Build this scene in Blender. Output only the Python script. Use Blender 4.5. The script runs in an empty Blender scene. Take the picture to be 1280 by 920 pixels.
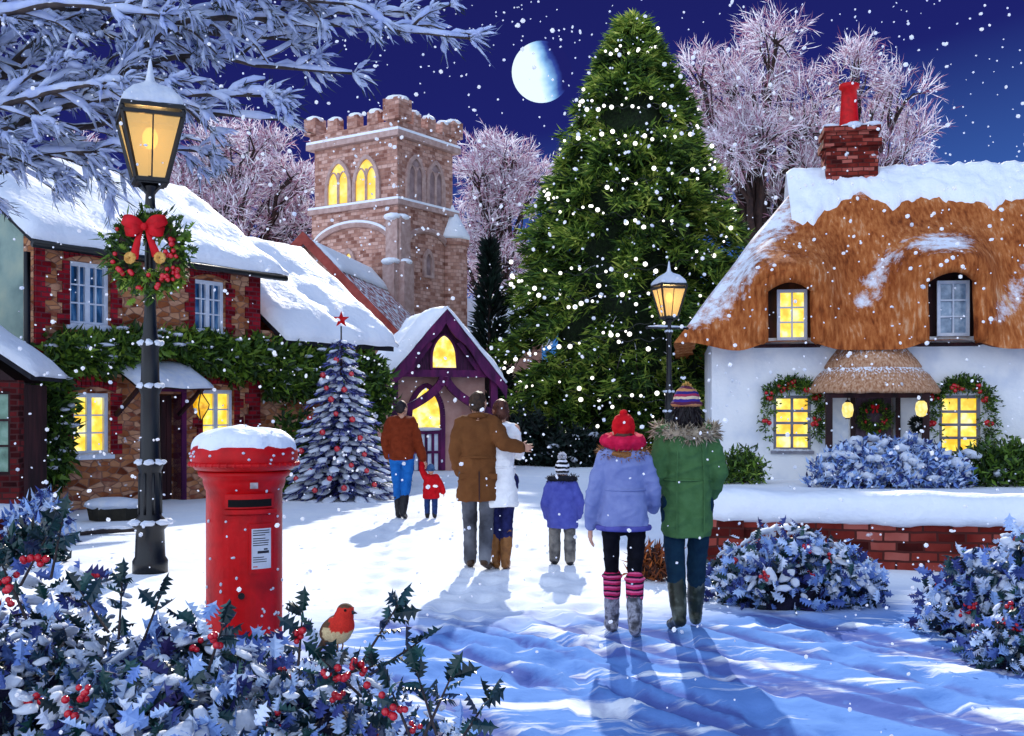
import bpy, math, random
from math import sin, cos, pi, radians, sqrt, atan2, exp
from mathutils import Vector, Matrix, Euler, noise
V = Vector
S = bpy.context.scene
COL = S.collection

# ------------------------------------------------------------------ camera, world, moon light
cam_d = bpy.data.cameras.new('camera'); cam = bpy.data.objects.new('camera', cam_d); COL.objects.link(cam)
cam.location = (0, 0, 1.62); cam.rotation_euler = (radians(90), 0, 0)
cam_d.sensor_width = 36; cam_d.lens = 36 * 1372 / 1280; cam_d.shift_y = 50 / 1280
cam_d.clip_start = .05; cam_d.clip_end = 20000
S.camera = cam
S.view_settings.view_transform = 'Standard'; S.view_settings.look = 'None'
S.view_settings.exposure = 0.2; S.view_settings.gamma = 1
S.render.film_transparent = False
S.cycles.use_denoising = True
S.cycles.max_bounces = 5; S.cycles.diffuse_bounces = 2; S.cycles.glossy_bounces = 2; S.cycles.transmission_bounces = 3
S.cycles.sample_clamp_indirect = 4

MOON_AZ, MOON_EL = radians(2.8), radians(28)
w = bpy.data.worlds.new('World'); S.world = w; w.use_nodes = True
nt = w.node_tree; nt.nodes.clear(); N = nt.nodes.new; Lk = nt.links.new
tc = N('ShaderNodeTexCoord'); sx = N('ShaderNodeSeparateXYZ'); Lk(tc.outputs['Generated'], sx.inputs[0])
r1 = N('ShaderNodeValToRGB'); r1.color_ramp.elements[0].position = .0; r1.color_ramp.elements[0].color = (.045, .2, .5, 1)
r1.color_ramp.elements[1].position = .42; r1.color_ramp.elements[1].color = (.0095, .0105, .095, 1)
for p_, c_ in ((.11, (.035, .10, .36, 1)), (.24, (.011, .0145, .135, 1)), (1.0, (.09, .24, .55, 1))):
    e = r1.color_ramp.elements.new(p_); e.color = c_
# the night sky is a little lighter low on the right
mx = N('ShaderNodeMath'); mx.operation = 'MULTIPLY_ADD'; Lk(sx.outputs[0], mx.inputs[0]); mx.inputs[1].default_value = -.18; Lk(sx.outputs[2], mx.inputs[2])
Lk(mx.outputs[0], r1.inputs[0])
m2 = N('ShaderNodeMath'); m2.operation = 'MULTIPLY_ADD'; Lk(sx.outputs[2], m2.inputs[0]); m2.inputs[1].default_value = -.12
neg = N('ShaderNodeMath'); neg.operation = 'MULTIPLY'; Lk(sx.outputs[1], neg.inputs[0]); neg.inputs[1].default_value = -1
lf = N('ShaderNodeMath'); lf.operation = 'MULTIPLY_ADD'; Lk(sx.outputs[0], lf.inputs[0]); lf.inputs[1].default_value = -.55; Lk(neg.outputs[0], lf.inputs[2])
Lk(lf.outputs[0], m2.inputs[2])
mr = N('ShaderNodeMapRange'); mr.interpolation_type = 'SMOOTHSTEP'; Lk(m2.outputs[0], mr.inputs[0])
mr.inputs[1].default_value = -.55; mr.inputs[2].default_value = 1.05
mixw = N('ShaderNodeMix'); mixw.data_type = 'RGBA'; Lk(mr.outputs[0], mixw.inputs[0]); Lk(r1.outputs[0], mixw.inputs[6])
mixw.inputs[7].default_value = (1.08, 1.28, 1.66, 1)      # fill added to the unseen sky behind the viewer, brighter to the left
bg = N('ShaderNodeBackground'); Lk(mixw.outputs[2], bg.inputs[0]); bg.inputs[1].default_value = 1.0
wo = N('ShaderNodeOutputWorld'); Lk(bg.outputs[0], wo.inputs[0])

sun_d = bpy.data.lights.new('moonlight', 'SUN'); sun = bpy.data.objects.new('moonlight', sun_d); COL.objects.link(sun)
sun_d.energy = 5.0; sun_d.angle = radians(.6); sun_d.color = (1, .94, .84)
sun.rotation_euler = (-V((sin(MOON_AZ) * cos(MOON_EL), cos(MOON_AZ) * cos(MOON_EL), sin(MOON_EL)))).to_track_quat('-Z', 'Y').to_euler()
sun.location = (0, 0, 60)

# ------------------------------------------------------------------ materials
def lin(h):
    h = h.lstrip('#'); o = []
    for i in (0, 2, 4):
        c = int(h[i:i + 2], 16) / 255
        o.append(c / 12.92 if c <= .04045 else ((c + .055) / 1.055) ** 2.4)
    return (*o, 1)
def col4(c):
    return lin(c) if isinstance(c, str) else (*c[:3], 1)

def ramp(nt, cols, const=False, pos=None):
    r = nt.nodes.new('ShaderNodeValToRGB'); cr = r.color_ramp
    cr.interpolation = 'CONSTANT' if const else 'LINEAR'
    n = len(cols)
    for i, c in enumerate(cols):
        p = pos[i] if pos else (i / n if const else i / max(1, n - 1))
        e = cr.elements[i] if i < 2 else cr.elements.new(p)
        e.position = p; e.color = col4(c)
    return r

def mat(name, cols, rough=.8, scale=4, detail=5, island=False, bump=0, bscale=30, bdist=.02, spec=.3, metal=0, trans=0,
        emit=0, stretch=(1, 1, 1), snow=None, coat=0, extra=0):
    """noise-driven (or per-piece random) base colour with a noise bump"""
    m = bpy.data.materials.new(name); m.use_nodes = True; nt = m.node_tree; b = nt.nodes['Principled BSDF']
    L = nt.links.new
    b.inputs['Roughness'].default_value = rough; b.inputs['Metallic'].default_value = metal
    b.inputs['Specular IOR Level'].default_value = spec; b.inputs['Coat Weight'].default_value = coat
    if not isinstance(cols, list): cols = [cols]
    tc = nt.nodes.new('ShaderNodeTexCoord'); mp = nt.nodes.new('ShaderNodeMapping'); mp.inputs['Scale'].default_value = stretch
    L(tc.outputs['Object'], mp.inputs[0])
    out = None
    if len(cols) > 1 or snow:
        nz = nt.nodes.new('ShaderNodeTexNoise'); nz.inputs['Scale'].default_value = scale; nz.inputs['Detail'].default_value = detail
        L(mp.outputs[0], nz.inputs[0])
    if len(cols) > 1:
        if island:
            g = nt.nodes.new('ShaderNodeNewGeometry'); r = ramp(nt, cols)
            if extra:
                mm = nt.nodes.new('ShaderNodeMath'); mm.operation = 'MULTIPLY_ADD'; L(nz.outputs[0], mm.inputs[0]); mm.inputs[1].default_value = extra
                m3 = nt.nodes.new('ShaderNodeMath'); m3.operation = 'MULTIPLY_ADD'; L(g.outputs['Random Per Island'], m3.inputs[0])
                m3.inputs[1].default_value = .6; m3.inputs[2].default_value = .2 - extra * .5; L(m3.outputs[0], mm.inputs[2]); L(mm.outputs[0], r.inputs[0])
            else: L(g.outputs['Random Per Island'], r.inputs[0])
        else:
            r = ramp(nt, cols, pos=[.3 + .4 * i / (len(cols) - 1) for i in range(len(cols))]); L(nz.outputs[0], r.inputs[0])
        out = r.outputs[0]; L(out, b.inputs['Base Color'])
    else: b.inputs['Base Color'].default_value = col4(cols[0])
    if snow:   # snow caught on surfaces that face up, broken by noise: a real deposit
        g = nt.nodes.new('ShaderNodeNewGeometry'); s = nt.nodes.new('ShaderNodeSeparateXYZ'); L(g.outputs['Normal'], s.inputs[0])
        a = nt.nodes.new('ShaderNodeMath'); a.operation = 'ADD'; L(s.outputs[2], a.inputs[0]); L(nz.outputs[0], a.inputs[1])
        q = nt.nodes.new('ShaderNodeMapRange'); L(a.outputs[0], q.inputs[0]); q.inputs[1].default_value = snow; q.inputs[2].default_value = snow + .15
        mxx = nt.nodes.new('ShaderNodeMix'); mxx.data_type = 'RGBA'; L(q.outputs[0], mxx.inputs[0])
        if out: L(out, mxx.inputs[6])
        else: mxx.inputs[6].default_value = col4(cols[0])
        mxx.inputs[7].default_value = (.82, .86, .93, 1); out = mxx.outputs[2]; L(out, b.inputs['Base Color'])
    if emit:
        if out: L(out, b.inputs['Emission Color'])
        else: b.inputs['Emission Color'].default_value = col4(cols[0])
        b.inputs['Emission Strength'].default_value = emit
    if trans:
        t = nt.nodes.new('ShaderNodeBsdfTranslucent'); ms = nt.nodes.new('ShaderNodeMixShader'); ms.inputs[0].default_value = trans
        if out: L(out, t.inputs[0])
        else: t.inputs[0].default_value = col4(cols[0])
        o = nt.nodes['Material Output']; L(b.outputs[0], ms.inputs[1]); L(t.outputs[0], ms.inputs[2]); L(ms.outputs[0], o.inputs[0])
    if bump:
        n2 = nt.nodes.new('ShaderNodeTexNoise'); n2.inputs['Scale'].default_value = bscale; n2.inputs['Detail'].default_value = 6
        L(mp.outputs[0], n2.inputs[0]); bp = nt.nodes.new('ShaderNodeBump'); bp.inputs['Strength'].default_value = bump; bp.inputs['Distance'].default_value = bdist
        L(n2.outputs[0], bp.inputs['Height']); L(bp.outputs[0], b.inputs['Normal'])
    return m

def masonry(name, cols, mortar, bw=.22, bh=.075, rubble=False, rough=.9, bump=.6, mortar_size=.012, snowy=0):
    """brickwork (Brick texture) or rubble stone (Voronoi) laid in the wall plane"""
    m = bpy.data.materials.new(name); m.use_nodes = True; nt = m.node_tree; b = nt.nodes['Principled BSDF']; L = nt.links.new; nn = nt.nodes.new
    b.inputs['Roughness'].default_value = rough; b.inputs['Specular IOR Level'].default_value = .1
    tc = nn('ShaderNodeTexCoord'); s = nn('ShaderNodeSeparateXYZ'); L(tc.outputs['Object'], s.inputs[0])
    ad = nn('ShaderNodeMath'); L(s.outputs[0], ad.inputs[0]); L(s.outputs[1], ad.inputs[1])
    c = nn('ShaderNodeCombineXYZ'); L(ad.outputs[0], c.inputs[0]); L(s.outputs[2], c.inputs[1])
    nz = nn('ShaderNodeTexNoise'); nz.inputs['Scale'].default_value = 3; nz.inputs['Detail'].default_value = 6; L(tc.outputs['Object'], nz.inputs[0])
    wv = nn('ShaderNodeVectorMath'); wv.operation = 'MULTIPLY_ADD'; L(nz.outputs['Color'], wv.inputs[0]); wv.inputs[1].default_value = (.05, .05, 0); L(c.outputs[0], wv.inputs[2])
    if rubble:
        mp = nn('ShaderNodeMapping'); mp.inputs['Scale'].default_value = (1 / bw, 1 / bh, 1); L(wv.outputs[0], mp.inputs[0])
        vo = nn('ShaderNodeTexVoronoi'); vo.voronoi_dimensions = '2D'; vo.inputs['Scale'].default_value = 1; L(mp.outputs[0], vo.inputs[0])
        ve = nn('ShaderNodeTexVoronoi'); ve.voronoi_dimensions = '2D'; ve.feature = 'DISTANCE_TO_EDGE'; ve.inputs['Scale'].default_value = 1; L(mp.outputs[0], ve.inputs[0])
        sp = nn('ShaderNodeSeparateColor'); L(vo.outputs['Color'], sp.inputs[0]); tone = sp.outputs[0]
        mk = nn('ShaderNodeMapRange'); L(ve.outputs['Distance'], mk.inputs[0]); mk.inputs[1].default_value = .02; mk.inputs[2].default_value = .1; fac = mk.outputs[0]
    else:
        bt = nn('ShaderNodeTexBrick'); L(wv.outputs[0], bt.inputs[0]); bt.inputs['Scale'].default_value = 1
        bt.inputs['Color1'].default_value = (0, 0, 0, 1); bt.inputs['Color2'].default_value = (1, 1, 1, 1); bt.inputs['Mortar'].default_value = (.5, .5, .5, 1)
        bt.inputs['Brick Width'].default_value = bw; bt.inputs['Row Height'].default_value = bh; bt.inputs['Mortar Size'].default_value = mortar_size; bt.inputs['Mortar Smooth'].default_value = .2
        sp = nn('ShaderNodeSeparateColor'); L(bt.outputs['Color'], sp.inputs[0]); tone = sp.outputs[0]
        iv = nn('ShaderNodeMath'); iv.operation = 'SUBTRACT'; iv.inputs[0].default_value = 1; L(bt.outputs['Fac'], iv.inputs[1]); fac = iv.outputs[0]
    t2 = nn('ShaderNodeMath'); t2.operation = 'MULTIPLY_ADD'; L(nz.outputs[0], t2.inputs[0]); t2.inputs[1].default_value = .9; t2.inputs[2].default_value = -.45
    t3 = nn('ShaderNodeMath'); t3.operation = 'ADD'; L(tone, t3.inputs[0]); L(t2.outputs[0], t3.inputs[1])
    r = ramp(nt, cols); L(t3.outputs[0], r.inputs[0])
    mx = nn('ShaderNodeMix'); mx.data_type = 'RGBA'; L(fac, mx.inputs[0]); mx.inputs[6].default_value = col4(mortar); L(r.outputs[0], mx.inputs[7])
    res = mx.outputs[2]
    if snowy:
        n3 = nn('ShaderNodeTexNoise'); n3.inputs['Scale'].default_value = 5; n3.inputs['Detail'].default_value = 8; L(tc.outputs['Object'], n3.inputs[0])
        q = nn('ShaderNodeMapRange'); L(n3.outputs[0], q.inputs[0]); q.inputs[1].default_value = snowy; q.inputs[2].default_value = snowy + .06
        m4 = nn('ShaderNodeMix'); m4.data_type = 'RGBA'; L(q.outputs[0], m4.inputs[0]); L(res, m4.inputs[6]); m4.inputs[7].default_value = (.8, .84, .9, 1); res = m4.outputs[2]
    L(res, b.inputs['Base Color'])
    h = nn('ShaderNodeMath'); h.operation = 'MULTIPLY_ADD'; L(nz.outputs[0], h.inputs[0]); h.inputs[1].default_value = .5; L(fac, h.inputs[2])
    bp = nn('ShaderNodeBump'); bp.inputs['Strength'].default_value = bump; bp.inputs['Distance'].default_value = .02; L(h.outputs[0], bp.inputs['Height']); L(bp.outputs[0], b.inputs['Normal'])
    return m

def stripes(name, cols, axis=2, freq=10, rough=.9, wob=.02, bump=.5):
    m = bpy.data.materials.new(name); m.use_nodes = True; nt = m.node_tree; b = nt.nodes['Principled BSDF']; L = nt.links.new; nn = nt.nodes.new
    b.inputs['Roughness'].default_value = rough; b.inputs['Specular IOR Level'].default_value = .15
    tc = nn('ShaderNodeTexCoord'); s = nn('ShaderNodeSeparateXYZ'); L(tc.outputs['Object'], s.inputs[0])
    nz = nn('ShaderNodeTexNoise'); nz.inputs['Scale'].default_value = 14; L(tc.outputs['Object'], nz.inputs[0])
    a = nn('ShaderNodeMath'); a.operation = 'MULTIPLY_ADD'; L(nz.outputs[0], a.inputs[0]); a.inputs[1].default_value = wob; L(s.outputs[axis], a.inputs[2])
    mu = nn('ShaderNodeMath'); mu.operation = 'MULTIPLY'; L(a.outputs[0], mu.inputs[0]); mu.inputs[1].default_value = freq
    fr = nn('ShaderNodeMath'); fr.operation = 'FRACT'; L(mu.outputs[0], fr.inputs[0])
    r = ramp(nt, cols, const=True); L(fr.outputs[0], r.inputs[0]); L(r.outputs[0], b.inputs['Base Color'])
    n2 = nn('ShaderNodeTexNoise'); n2.inputs['Scale'].default_value = 120; L(tc.outputs['Object'], n2.inputs[0])
    bp = nn('ShaderNodeBump'); bp.inputs['Strength'].default_value = bump; bp.inputs['Distance'].default_value = .01; L(n2.outputs[0], bp.inputs['Height']); L(bp.outputs[0], b.inputs['Normal'])
    return m

def thatch_mat():
    m = bpy.data.materials.new('thatch'); m.use_nodes = True; nt = m.node_tree; b = nt.nodes['Principled BSDF']; L = nt.links.new; nn = nt.nodes.new
    b.inputs['Roughness'].default_value = .95; b.inputs['Specular IOR Level'].default_value = .1
    tc = nn('ShaderNodeTexCoord'); mp = nn('ShaderNodeMapping'); mp.inputs['Scale'].default_value = (5, 1.3, 1.3); L(tc.outputs['Object'], mp.inputs[0])
    nz = nn('ShaderNodeTexNoise'); nz.inputs['Scale'].default_value = 2.6; nz.inputs['Detail'].default_value = 6; nz.inputs['Roughness'].default_value = .58; L(mp.outputs[0], nz.inputs[0])
    n5 = nn('ShaderNodeTexNoise'); n5.inputs['Scale'].default_value = .9; n5.inputs['Detail'].default_value = 4; L(tc.outputs['Object'], n5.inputs[0])
    n6 = nn('ShaderNodeMath'); n6.operation = 'MULTIPLY_ADD'; L(n5.outputs[0], n6.inputs[0]); n6.inputs[1].default_value = .7; n6.inputs[2].default_value = -.35
    n7 = nn('ShaderNodeMath'); n7.operation = 'ADD'; L(n6.outputs[0], n7.inputs[0]); L(nz.outputs[0], n7.inputs[1])
    r = ramp(nt, ['#6c341a', '#9a5228', '#b86e3c', '#d8ae88'], pos=[.24, .42, .6, .84]); L(n7.outputs[0], r.inputs[0])
    at = nn('ShaderNodeAttribute'); at.attribute_name = 'snow'
    n3 = nn('ShaderNodeTexNoise'); n3.inputs['Scale'].default_value = 3.2; n3.inputs['Detail'].default_value = 9; n3.inputs['Roughness'].default_value = .75; L(tc.outputs['Object'], n3.inputs[0])
    a = nn('ShaderNodeMath'); a.operation = 'ADD'; L(at.outputs['Fac'], a.inputs[0]); L(n3.outputs[0], a.inputs[1])
    q = nn('ShaderNodeMapRange'); L(a.outputs[0], q.inputs[0]); q.inputs[1].default_value = .78; q.inputs[2].default_value = .98
    mx = nn('ShaderNodeMix'); mx.data_type = 'RGBA'; L(q.outputs[0], mx.inputs[0]); L(r.outputs[0], mx.inputs[6]); mx.inputs[7].default_value = (.82, .85, .92, 1); L(mx.outputs[2], b.inputs['Base Color'])
    bp = nn('ShaderNodeBump'); bp.inputs['Strength'].default_value = .55; bp.inputs['Distance'].default_value = .05; L(nz.outputs[0], bp.inputs['Height']); L(bp.outputs[0], b.inputs['Normal'])
    return m

def window_light(name, cols, strength, scale=3):
    m = bpy.data.materials.new(name); m.use_nodes = True; nt = m.node_tree; b = nt.nodes['Principled BSDF']; L = nt.links.new; nn = nt.nodes.new
    tc = nn('ShaderNodeTexCoord'); nz = nn('ShaderNodeTexNoise'); nz.inputs['Scale'].default_value = scale; nz.inputs['Detail'].default_value = 3; L(tc.outputs['Object'], nz.inputs[0])
    r = ramp(nt, cols, pos=[.34 + .32 * i / (len(cols) - 1) for i in range(len(cols))]); L(nz.outputs[0], r.inputs[0])
    b.inputs['Base Color'].default_value = (.1, .07, .03, 1); b.inputs['Roughness'].default_value = .2
    L(r.outputs[0], b.inputs['Emission Color']); b.inputs['Emission Strength'].default_value = strength
    return m

SNOW = mat('snow', [(.80, .84, .92), (.88, .90, .94)], rough=.65, scale=2, bump=.5, bscale=9, bdist=.05, spec=.25)
SNOWB = mat('clumped_snow', [(.70, .77, .92), (.86, .89, .95)], rough=.7, scale=9, bump=.6, bscale=30, bdist=.02, spec=.2, trans=.25)
FROST = mat('frosted_twigs', ['#6e3248', '#b8869c', '#dccad8', '#f0eef8', '#fdfdff'], rough=.8, island=True, trans=.3, scale=.5)
BARK = mat('bark', ['#1c1214', '#3a2620'], scale=6, bump=.7, bscale=18, snow=1.25)
BARKD = mat('snowy_bark', ['#231d22', '#4a3f3c'], scale=8, bump=.7, bscale=25, snow=1.1)
IRON = mat('black_iron', ['#030306', '#08090f'], rough=.3, scale=8, bump=.15, bscale=60, spec=.4, snow=1.42)
LAMPGLASS = window_light('lantern_glow', ['#f0a030', '#ffc860', '#ffe9b0'], 1.0, 5)
REDPAINT = mat('red_paint', ['#a8040a', '#c8060e', '#960408'], rough=.42, scale=5, bump=.12, bscale=40, spec=.22)
RIBBON = mat('red_ribbon', ['#a80812', '#d01020'], rough=.6, scale=12, spec=.2)
BLACK = mat('dark_void', '#050406', rough=.9)
PAPER = mat('paper', ['#d9dade', '#c2c4cc'], rough=.7, scale=12)
INK = mat('ink', '#2b2c34', rough=.8)
STONEH = masonry('honey_stone', ['#6a3420', '#9c5c3a', '#b87c54', '#cc9c7c', '#8a4c3a'], '#8a6454', bw=.2, bh=.085, rubble=True, snowy=.66)
REDBRICK = masonry('red_brick', ['#4a0a10', '#8a1420', '#a82430'], '#6a3038', bw=.2, bh=.08)
GARDENBRICK = masonry('garden_brick', ['#38100e', '#661e18', '#8a382e', '#a85c50'], '#4a2420', bw=.26, bh=.1, snowy=.66)
SANDSTONE = masonry('church_stone', ['#84584c', '#a87c6c', '#c09484', '#d0aa9c', '#966a5c'], '#a07a6e', bw=.3, bh=.14, bump=.5, snowy=.68)
STONETRIM = mat('dressed_stone', ['#a08078', '#c0a49c'], scale=5, bump=.3, bscale=20, snow=1.35)
RENDER = mat('whitewash', [(.66, .70, .78), (.84, .85, .87), (.90, .90, .90)], scale=1.6, detail=8, rough=.9, bump=.5, bscale=14, bdist=.02)
GREYWALL = mat('grey_green_render', ['#6e8480', '#8fa49a', '#a8b4a0'], scale=1.5, rough=.9, bump=.4, bscale=12)
SLATE = mat('dark_slate', ['#14141c', '#24242e'], scale=6, bump=.3)
TILE = masonry('pink_roof_tile', ['#94504e', '#b87c7a', '#c8a4a8'], '#6a3438', bw=.3, bh=.22, snowy=.5)
PURPLE = mat('purple_timber', ['#2a0a2a', '#501648', '#6e1e54'], scale=5, stretch=(1, 1, .3), bump=.4, bscale=22, snow=1.35)
PLASTER = mat('pink_plaster', ['#a8786e', '#c49a8c'], scale=3, rough=.9, bump=.3, bscale=15)
WHITEWOOD = mat('white_wood', ['#c4d0e2', '#e2e8f2'], scale=6, rough=.6, bump=.2, bscale=30)
GREYWOOD = mat('grey_wood', ['#6b6a76', '#8b8a94'], scale=6, rough=.6, bump=.2, bscale=30)
DARKWOOD = mat('dark_wood', ['#1c0e10', '#33181c', '#4a2426'], scale=5, stretch=(1, 1, .25), rough=.7, bump=.3, bscale=20)
LITPANE = window_light('lit_pane', ['#f8b81c', '#ffdc48', '#fff6b4'], 1.12, 4)
PALEPANE = mat('pale_pane', ['#5f7690', '#8ea6bd', '#c4d4e2'], scale=5, rough=.15, spec=.6)  # mottled pale blue glass
BLUEPANE = mat('blue_pane', ['#0e2440', '#2a5c8c', '#6c98bc'], scale=5, rough=.12, spec=.6, stretch=(2.5, 2.5, .6))
HOLLY = mat('holly_leaf', ['#081418', '#0e2a2c', '#14403a', '#1b2a4a', '#2a5a52'], island=True, rough=.35, spec=.5, scale=3)
FROSTLEAF = mat('frosted_leaf', ['#241a4c', '#3a4a8e', '#6c8cd0', '#9cbcec', '#c8dcf8', '#dce4f8'], island=True, rough=.6, scale=3, trans=.15)
BERRY = mat('red_berry', ['#b00a1c', '#d41428'], rough=.25, scale=8, spec=.6)
IVY = mat('ivy_leaf', ['#0e1e0c', '#22381a', '#3c5a20', '#6a8a2c', '#b4c454'], island=True, rough=.5, scale=.9, trans=.15, extra=.8)
FIRN = mat('fir_needle', ['#0c180a', '#203814', '#4a6c2a', '#90aa40', '#d6da6c'], island=True, rough=.6, scale=1.1, trans=.25, extra=1.5, detail=3)
DARKFIR = mat('dark_conifer', ['#040a08', '#0a1814', '#142a20'], island=True, rough=.6)
BLUEFIR = mat('blue_fir_needle', ['#161440', '#2a2c6c', '#5058a0', '#8890cc'], island=True, rough=.6, scale=3, trans=.1)
BULB = mat('fairy_bulb', '#fffaf0', emit=1.6)
BAUBLE = mat('red_bauble', '#c01020', rough=.18, spec=.7, coat=.5)
THATCH = thatch_mat()
STRAW = mat('porch_thatch', ['#8a5638', '#b88a68', '#d0ac90'], scale=5, stretch=(5, 5, 1), rough=.95, bump=.8, bscale=14, snow=1.18)

# ------------------------------------------------------------------ mesh building
_ico = {}
def ico_data(sub):
    if sub not in _ico:
        import bmesh
        bm = bmesh.new(); bmesh.ops.create_icosphere(bm, subdivisions=sub, radius=1)
        _ico[sub] = ([v.co.copy() for v in bm.verts], [[v.index for v in f.verts] for f in bm.faces]); bm.free()
    return _ico[sub]

class MB:
    def __init__(s): s.v = []; s.f = []
    def add(s, vs, fs):
        o = len(s.v); s.v.extend([tuple(x) for x in vs]); s.f.extend([tuple(i + o for i in f) for f in fs]); return s
    def box(s, x0, x1, y0, y1, z0, z1):
        return s.add([(x0, y0, z0), (x1, y0, z0), (x1, y1, z0), (x0, y1, z0), (x0, y0, z1), (x1, y0, z1), (x1, y1, z1), (x0, y1, z1)],
                     [(0, 3, 2, 1), (4, 5, 6, 7), (0, 1, 5, 4), (1, 2, 6, 5), (2, 3, 7, 6), (3, 0, 4, 7)])
    def bar(s, a, b, wx, wy, up=V((0, 0, 1))):
        a, b = V(a), V(b); d = (b - a).normalized(); u = d.cross(up)
        if u.length < 1e-4: u = d.cross(V((1, 0, 0)))
        u.normalize(); n = u.cross(d); vs = []
        for p in (a, b):
            for i, j in ((-1, -1), (1, -1), (1, 1), (-1, 1)): vs.append(p + u * i * wx / 2 + n * j * wy / 2)
        return s.add(vs, [(0, 1, 2, 3), (7, 6, 5, 4), (0, 4, 5, 1), (1, 5, 6, 2), (2, 6, 7, 3), (3, 7, 4, 0)])
    def tube(s, path, rad, n=6, cap=True):
        path = [V(p) for p in path]; k = len(path)
        if not hasattr(rad, '__len__'): rad = [rad] * k
        vs = []; fs = []; ref = None
        for i, p in enumerate(path):
            d = path[min(i + 1, k - 1)] - path[max(i - 1, 0)]
            if d.length < 1e-7: d = V((0, 0, 1))
            d.normalize()
            if ref is None: ref = V((0, 0, 1)) if abs(d.z) < .9 else V((1, 0, 0))
            u = d.cross(ref); u.normalize(); ref = u.cross(d); w_ = ref
            for j in range(n):
                a = 2 * pi * j / n; vs.append(p + (u * cos(a) + w_ * sin(a)) * rad[i])
        for i in range(k - 1):
            for j in range(n):
                a, b = i * n + j, i * n + (j + 1) % n; fs.append((a, b, b + n, a + n))
        if cap: fs.append(tuple(range(n - 1, -1, -1))); fs.append(tuple(range((k - 1) * n, k * n)))
        return s.add(vs, fs)
    def lathe(s, prof, n=32, c=(0, 0, 0), sq=None, ang0=0):
        vs = []; fs = []; k = len(prof)
        for r, z in prof:
            for j in range(n):
                a = 2 * pi * j / n + ang0; vs.append((c[0] + r * cos(a), c[1] + r * sin(a), c[2] + z))
        for i in range(k - 1):
            for j in range(n):
                a, b = i * n + j, i * n + (j + 1) % n; fs.append((a, b, b + n, a + n))
        fs.append(tuple(range(n - 1, -1, -1))); fs.append(tuple(range((k - 1) * n, k * n)))
        return s.add(vs, fs)
    def ell(s, c, r, sub=3, rot=None, nz=0, nf=1.0, seed=0):
        if not hasattr(r, '__len__'): r = (r, r, r)
        vs, fs = ico_data(sub); c = V(c); out = []
        off = V((seed * 1.7, seed * 2.3, seed * .9))
        for p in vs:
            q = V((p.x * r[0], p.y * r[1], p.z * r[2]))
            if nz: q *= 1 + nz * (noise.noise(p * nf + off) + (.45 * noise.noise(p * nf * 2.9 - off) if sub > 1 else 0))
            if rot is not None: q = rot @ q
            out.append(c + q)
        return s.add(out, fs)
    def cap(s, a, b, ra, rb, n=12):
        """tapered capsule"""
        a, b = V(a), V(b); d = b - a; L = d.length
        if L < 1e-6: return s.ell(a, ra, 2)
        d.normalize(); path = []; rad = []
        for i in range(5):
            t = pi / 2 * i / 4; path.append(a - d * ra * cos(t)); rad.append(max(ra * sin(t), ra * .02))
        for i in range(5):
            t = pi / 2 * i / 4; path.append(b + d * rb * sin(t)); rad.append(max(rb * cos(t), rb * .02))
        return s.tube(path, rad, n)
    def chain(s, pts, rads, n=12):
        for i in range(len(pts) - 1): s.cap(pts[i], pts[i + 1], rads[i], rads[i + 1], n)
        return s
    def loft(s, rings, n=24):
        """rings: (cx, cy, z, rx, ry[, power])"""
        vs = []; fs = []; k = len(rings)
        for q in rings:
            cx, cy, z, rx, ry = q[:5]; pw = q[5] if len(q) > 5 else 1
            for j in range(n):
                a = 2 * pi * j / n; ca, sa = cos(a), sin(a)
                vs.append((cx + rx * math.copysign(abs(ca) ** pw, ca), cy + ry * math.copysign(abs(sa) ** pw, sa), z))
        for i in range(k - 1):
            for j in range(n):
                a, b = i * n + j, i * n + (j + 1) % n; fs.append((a, b, b + n, a + n))
        fs.append(tuple(range(n - 1, -1, -1))); fs.append(tuple(range((k - 1) * n, k * n)))
        return s.add(vs, fs)
    def blade(s, p, d, side, L, w_, bend=0):
        """a pointed leaf of four triangles' worth of face, bent a little"""
        p, d, side = V(p), V(d), V(side); nrm = d.cross(side)
        m = p + d * L * .45 + nrm * bend * L
        return s.add([p, m + side * w_ / 2, p + d * L, m - side * w_ / 2], [(0, 1, 2, 3)])
    def prism(s, pts, d):
        """closed outline (list of points) pushed along vector d"""
        pts = [V(p) for p in pts]; d = V(d); n = len(pts)
        return s.add(pts + [p + d for p in pts], [tuple(range(n - 1, -1, -1)), tuple(range(n, 2 * n))] + [(i, (i + 1) % n, (i + 1) % n + n, i + n) for i in range(n)])
    def build(s, name, m, parent=None, smooth=False, loc=None):
        me = bpy.data.meshes.new(name); me.from_pydata([tuple(x) for x in s.v], [], s.f)
        if smooth: me.polygons.foreach_set('use_smooth', [True] * len(me.polygons))
        me.materials.append(m); me.update()
        o = bpy.data.objects.new(name, me); COL.objects.link(o)
        if parent is not None: o.parent = parent
        if loc is not None: o.location = loc
        return o
    def fused(s, name, m, parent=None, voxel=.012, it=3, disp=0, dsc=6, seed=0, fac=.5):
        """one continuous skin over all pieces"""
        me = bpy.data.meshes.new('t'); me.from_pydata([tuple(x) for x in s.v], [], s.f); me.update()
        o = bpy.data.objects.new('t', me); COL.objects.link(o)
        r = o.modifiers.new('r', 'REMESH'); r.mode = 'VOXEL'; r.voxel_size = voxel
        if it: sm = o.modifiers.new('s', 'SMOOTH'); sm.iterations = it; sm.factor = fac
        dg = bpy.context.evaluated_depsgraph_get(); ev = o.evaluated_get(dg)
        nm = bpy.data.meshes.new_from_object(ev); nm.name = name
        bpy.data.objects.remove(o); bpy.data.meshes.remove(me)
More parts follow.
